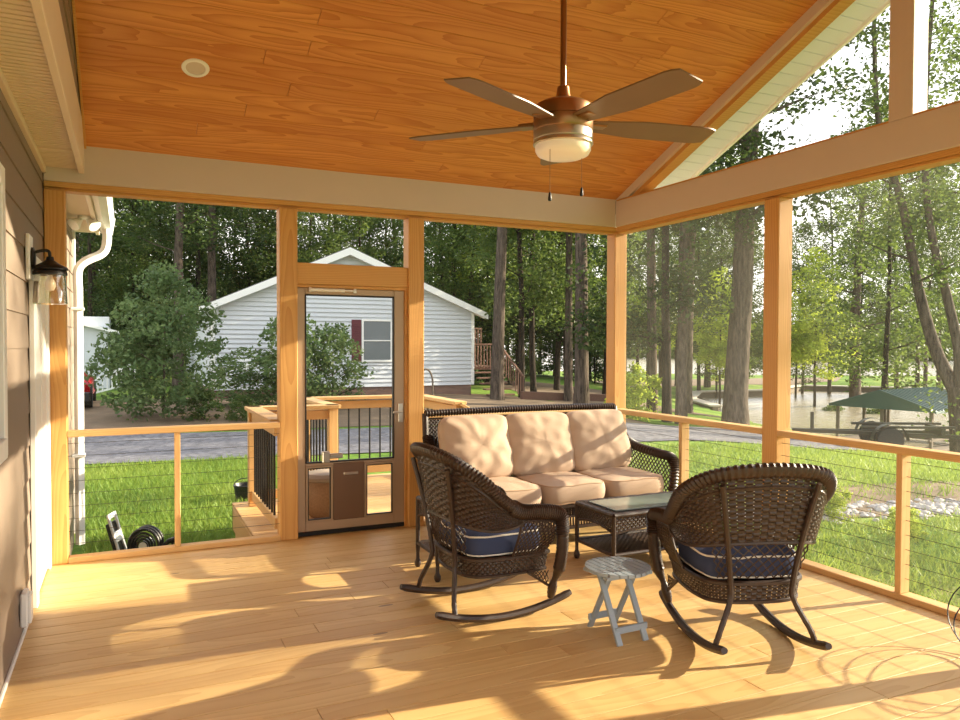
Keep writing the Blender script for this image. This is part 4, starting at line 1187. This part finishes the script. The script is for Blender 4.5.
for s in (-1, 1):
    b = MB(); b.lathe([(.02, 0), (.035, .04), (.06, .09), (.062, .11), (.001, .115)], (.03*s, 0, -.03), 16, Matrix.Rotation(R(140), 4, 'X') @ Matrix.Rotation(R(35*s), 4, 'Y')); b.build('lamp_head', M['white2'], fl)

# ------------------------------------------------------------------ landing outside the door
ld = empty('landing', (0, 0, 0), label='pine landing deck outside the screen door', cat='deck')
b = MB(); yy = YB+.15
while yy < 8.65:
    b.box((.93 if yy < 7.6 else 1.75, yy, -.04), (3.3, yy+.137, -.005), .004, 0); yy += .14
b.build('deck_boards', M['pale_pine'], ld)
b = MB(); b.box((.93, YB+.15, -.26), (.97, 7.7, -.045), .004); b.box((1.72, 7.7, -.26), (1.76, 8.7, -.045), .004); b.box((.93, 7.66, -.26), (1.76, 7.7, -.045), .004); b.box((3.26, YB+.15, -.26), (3.3, 8.7, -.045), .004)
for (x, y2) in ((1.0, 6.3), (1.0, 7.5), (1.85, 8.5), (3.15, 8.5), (3.15, 6.4)): b.box((x-.06, y2-.06, -.7), (x+.06, y2+.06, -.05), .004)
b.build('rim_joist', M['pale_pine'], ld)
rl_ = empty('landing_railing', (0, 0, 0), label='pine railing with black balusters round the outside landing', cat='railing')
segs = [((1.10, 6.22), (1.10, 7.5)), ((1.10, 7.5), (1.86, 7.42)), ((1.86, 7.42), (1.83, 8.55)), ((1.83, 8.55), (3.2, 8.5)), ((3.2, 8.5), (3.2, 7.35))]
for (p, q) in segs:
    d = Vector((q[0]-p[0], q[1]-p[1], 0)); L = d.length; d.normalize()
    b = MB(); b.beam((p[0]-d.x*.06, p[1]-d.y*.06, .94), (q[0]+d.x*.06, q[1]+d.y*.06, .94), .14, .036); b.build('cap_rail', M['pale_pine'], rl_)
    b = MB(); b.beam((*p, .86), (*q, .86), .04, .09); b.beam((*p, .10), (*q, .10), .04, .09); b.build('rail', M['pale_pine'], rl_)
    n = int(L/.115)
    for k in range(1, n):
        x = p[0]+(q[0]-p[0])*k/n; y2 = p[1]+(q[1]-p[1])*k/n
        b = MB(); b.tube([(x, y2, .12), (x, y2, .85)], .0095, 6); b.build('baluster', M['black'], rl_)
for (x, y2) in ((1.10, 7.5), (1.86, 7.42), (1.83, 8.55), (3.2, 8.5), (3.2, 7.35)):
    b = MB(); b.box((x-.045, y2-.045, 0), (x+.045, y2+.045, .922), .004, 2); b.build('post', M['pale_pine'], rl_)
b = MB(); b.beam((3.2, 7.33, .93), (4.3, 7.25, .30), .14, .036); b.beam((3.24, 7.33, .84), (4.3, 7.25, .22), .04, .09); b.build('stair_rail', M['pale_pine'], rl_)
bk = empty('woven_pouf', (1.62, 6.75, 0), label='tan woven basket stool with grey cushion outside the door', cat='stool')
b = MB(); b.lathe([(.12, 0), (.15, .03), (.175, .12), (.18, .22), (.165, .31), (.15, .33)], n=26); b.build('basket', M['tan_basket'], bk)
b = MB(); b.lathe([(.15, .33), (.185, .345), (.19, .37), (.17, .40), (.10, .415), (.001, .42)], n=26); b.build('seat_pad', M['greycush'], bk)
x, y = polar(7.8, 10.7)
pt = empty('black_bucket', (x, y, land(x, y)), label='black plastic bucket on the lawn beside the landing', cat='bucket')
b = MB(); b.lathe([(.09, 0), (.12, .02), (.15, .2), (.16, .24), (.155, .25), (.145, .22), (.1, .05), (.001, .045)], n=22); b.build('tub', M['blackplastic'], pt)
b = MB(); b.tube([(.15*math.cos(a), 0, .24+.09*math.sin(a)) for a in np.linspace(0, PI, 14)], .006, 6); b.build('handle', M['blackplastic'], pt)

# hose reel on the lawn
x, y = polar(.75, 8.1)
hr = empty('hose_reel', (x, y, land(x, y)+.0), R(-20), 'black garden hose reel with white handle on the lawn', 'hose reel'); hr.scale = (.75, .75, .85)
hm = Matrix.Rotation(R(-18), 4, 'Y')
b = MB()
for q in (((-.03, -.13, .08), (.0, -.09, .62)), ((-.03, .09, .08), (.0, .13, .62)), ((-.03, -.09, .56), (.0, .09, .62)), ((-.03, -.09, .28), (.0, .09, .40))): b.box(q[0], q[1], .01, None, Matrix.Translation((-.16, 0, 0)) @ hm)
b.build('handle_frame', M['white2'], hr)
b = MB(); b.box((-.07, -.14, .02), (-.032, .14, .52), .015, None, Matrix.Translation((-.16, 0, 0)) @ hm); b.build('back_shell', M['blackplastic'], hr)
b = MB()
for k in range(6):
    rr_ = .19-.012*(k % 2); P = [(.08+rr_*math.cos(a), -.10+.04*k, .22+rr_*math.sin(a)) for a in np.linspace(0, 2*PI, 36)]
    b.tube(P, .018, 8, False)
for k in range(4):
    rr_ = .15-.035*k; b.tube([(.08+rr_*math.cos(a), -.115, .22+rr_*math.sin(a)) for a in np.linspace(0, 2*PI, 36)], .015, 8, False)
b.build('hose_coil', M['blackplastic'], hr)
b = MB(); b.lathe([(.05, -.14), (.05, .14)], (.08, 0, .22), 20, Matrix.Rotation(PI/2, 4, 'X')); b.build('drum', M['white2'], hr)
b = MB(); b.tube([(.26, 0, .16), (.36, .02, .24), (.46, .03, .26)], lambda t: .02+.02*t, 10); b.tube([(.40, .025, .25), (.42, .03, .14)], .018, 8); b.build('nozzle', M['blackplastic'], hr)

# ------------------------------------------------------------------ boat dock and trailer by the cove
dx, dy = polar(54.9, 32.5)
dk = empty('boat_dock', (dx, dy, WZ), R(-82), 'low boat dock with a dark green metal roof', 'dock')
b = MB(); hw, hl = 1.95, 2.0
b.prism([(-hw, -hl, 1.5), (0, -hl, 2.12), (hw, -hl, 1.5), (hw, -hl, 1.42), (0, -hl, 2.02), (-hw, -hl, 1.42)], (0, 2*hl, 0))
for k in range(17):
    for s in (-1, 1): yv = -hl+2*hl*k/16; b.beam((0, yv, 2.13), (s*hw, yv, 1.51), .04, .03, .005)
b.prism([(-hw, -hl+.02, 1.45), (0, -hl+.02, 2.05), (hw, -hl+.02, 1.45)], (0, .04, 0))
b.build('roof', M['roofgreen'], dk)
for sx in (-1.7, 0, 1.7):
    for sy in (-1.8, 0, 1.8):
        if sx == 0 and sy == 0: continue
        b = MB(); b.box((sx-.05, sy-.05, -.5), (sx+.05, sy+.05, 1.55), .01); b.build('post', M['greywood'], dk)
b = MB(); b.box((-2.0, -2.0, .10), (-1.3, 2.0, .18), .01); b.box((1.3, -2.0, .10), (2.0, 2.0, .18), .01); b.box((-1.3, 1.4, .10), (1.3, 2.0, .18), .01); b.build('walkway', M['greywood'], dk)
b = MB(); b.box((1.66, -1.95, .42), (1.74, 1.8, .50), .01); b.box((1.66, -1.95, .72), (1.74, 1.8, .80), .01); b.build('side_rail', M['greywood'], dk)
tx, ty = polar(53.3, 22.6)
tr = empty('boat_trailer', (tx, ty, land(tx, ty)), R(-38), 'grey boat trailer parked on the bank by the dock', 'trailer')
b = MB(); b.beam((-2.2, 0, .45), (1.8, -.5, .42), .08, .1); b.beam((-2.2, 0, .45), (1.8, .5, .42), .08, .1); b.beam((0, -.8, .4), (0, .8, .4), .08, .08); b.beam((1.3, -.6, .55), (1.3, .6, .55), .1, .2); b.beam((-.6, -.5, .62), (1.6, -.5, .66), .12, .06); b.beam((-.6, .5, .62), (1.6, .5, .66), .12, .06); b.beam((-1.7, 0, .4), (-1.7, 0, .95), .08, .08); b.build('frame', M['cable'], tr)
for s in (-1, 1):
    m = Matrix.Rotation(PI/2, 4, 'X')
    b = MB(); b.lathe([(.17, -.1), (.3, -.1), (.33, -.06), (.33, .06), (.3, .1), (.17, .1)], (0, .8*s, .33), 24, m); w = b.build('wheel', M['tyre'], tr)
    b = MB(); b.lathe([(.001, .085), (.07, .085), (.16, .06), (.18, .06), (.18, -.085), (.001, -.085)], (0, .8*s, .33), 20, m); b.build('rim', M['white2'], w)
    b = MB(); b.surf(lambda u, v: Vector((.42*math.cos(PI*u), .8*s+(v-.5)*.26, .33+.42*math.sin(PI*u))), 18, 3); b.build('fender', M['cable'], tr)

# ------------------------------------------------------------------ light, sky, camera
sun = bpy.data.lights.new('sun', 'SUN'); sun.energy = 15; sun.angle = R(.6); sun.color = (1.0, .87, .63)
so = bpy.data.objects.new('sun', sun); col.objects.link(so)
el, az = R(18.2), R(99.5)
to = Vector((math.sin(az)*math.cos(el), math.cos(az)*math.cos(el), math.sin(el)))
so.rotation_euler = to.to_track_quat('Z', 'Y').to_euler(); so.location = (12, 0, 8)
w = bpy.data.worlds.new('sky'); bpy.context.scene.world = w; w.use_nodes = True
nt = w.node_tree; nt.nodes.clear()
o = nt.nodes.new('ShaderNodeOutputWorld'); bg = nt.nodes.new('ShaderNodeBackground')
tc = nt.nodes.new('ShaderNodeTexCoord'); sp = nt.nodes.new('ShaderNodeSeparateXYZ'); rp = nt.nodes.new('ShaderNodeValToRGB')
nt.links.new(tc.outputs['Generated'], sp.inputs[0]); nt.links.new(sp.outputs[2], rp.inputs[0]); nt.links.new(rp.outputs[0], bg.inputs[0]); nt.links.new(bg.outputs[0], o.inputs[0])
e = rp.color_ramp.elements
e[0].position = 0.0; e[0].color = (1.0, .95, .86, 1); e[1].position = .6; e[1].color = (.86, .92, 1.0, 1)
bg.inputs[1].default_value = 2.0

cam = bpy.data.cameras.new('camera'); co = bpy.data.objects.new('camera', cam); col.objects.link(co)
cam.sensor_width = 36; cam.lens = 751.57/960*36; cam.clip_end = 1000; cam.clip_start = .05
r_ = Vector((.90500176, -.4254004, .00251371)); u_ = Vector((.00694162, .02067533, .99976214)); f_ = Vector((.42535119, .90476905, -.02166418))
m = Matrix((r_, u_, -f_)).transposed().to_4x4(); m.translation = (0, 0, 1.57)
co.matrix_world = m
scn = bpy.context.scene; scn.camera = co
scn.view_settings.view_transform = 'Standard'; scn.view_settings.look = 'None'; scn.view_settings.exposure = 0.15
scn.cycles.max_bounces = 8; scn.cycles.transparent_max_bounces = 16
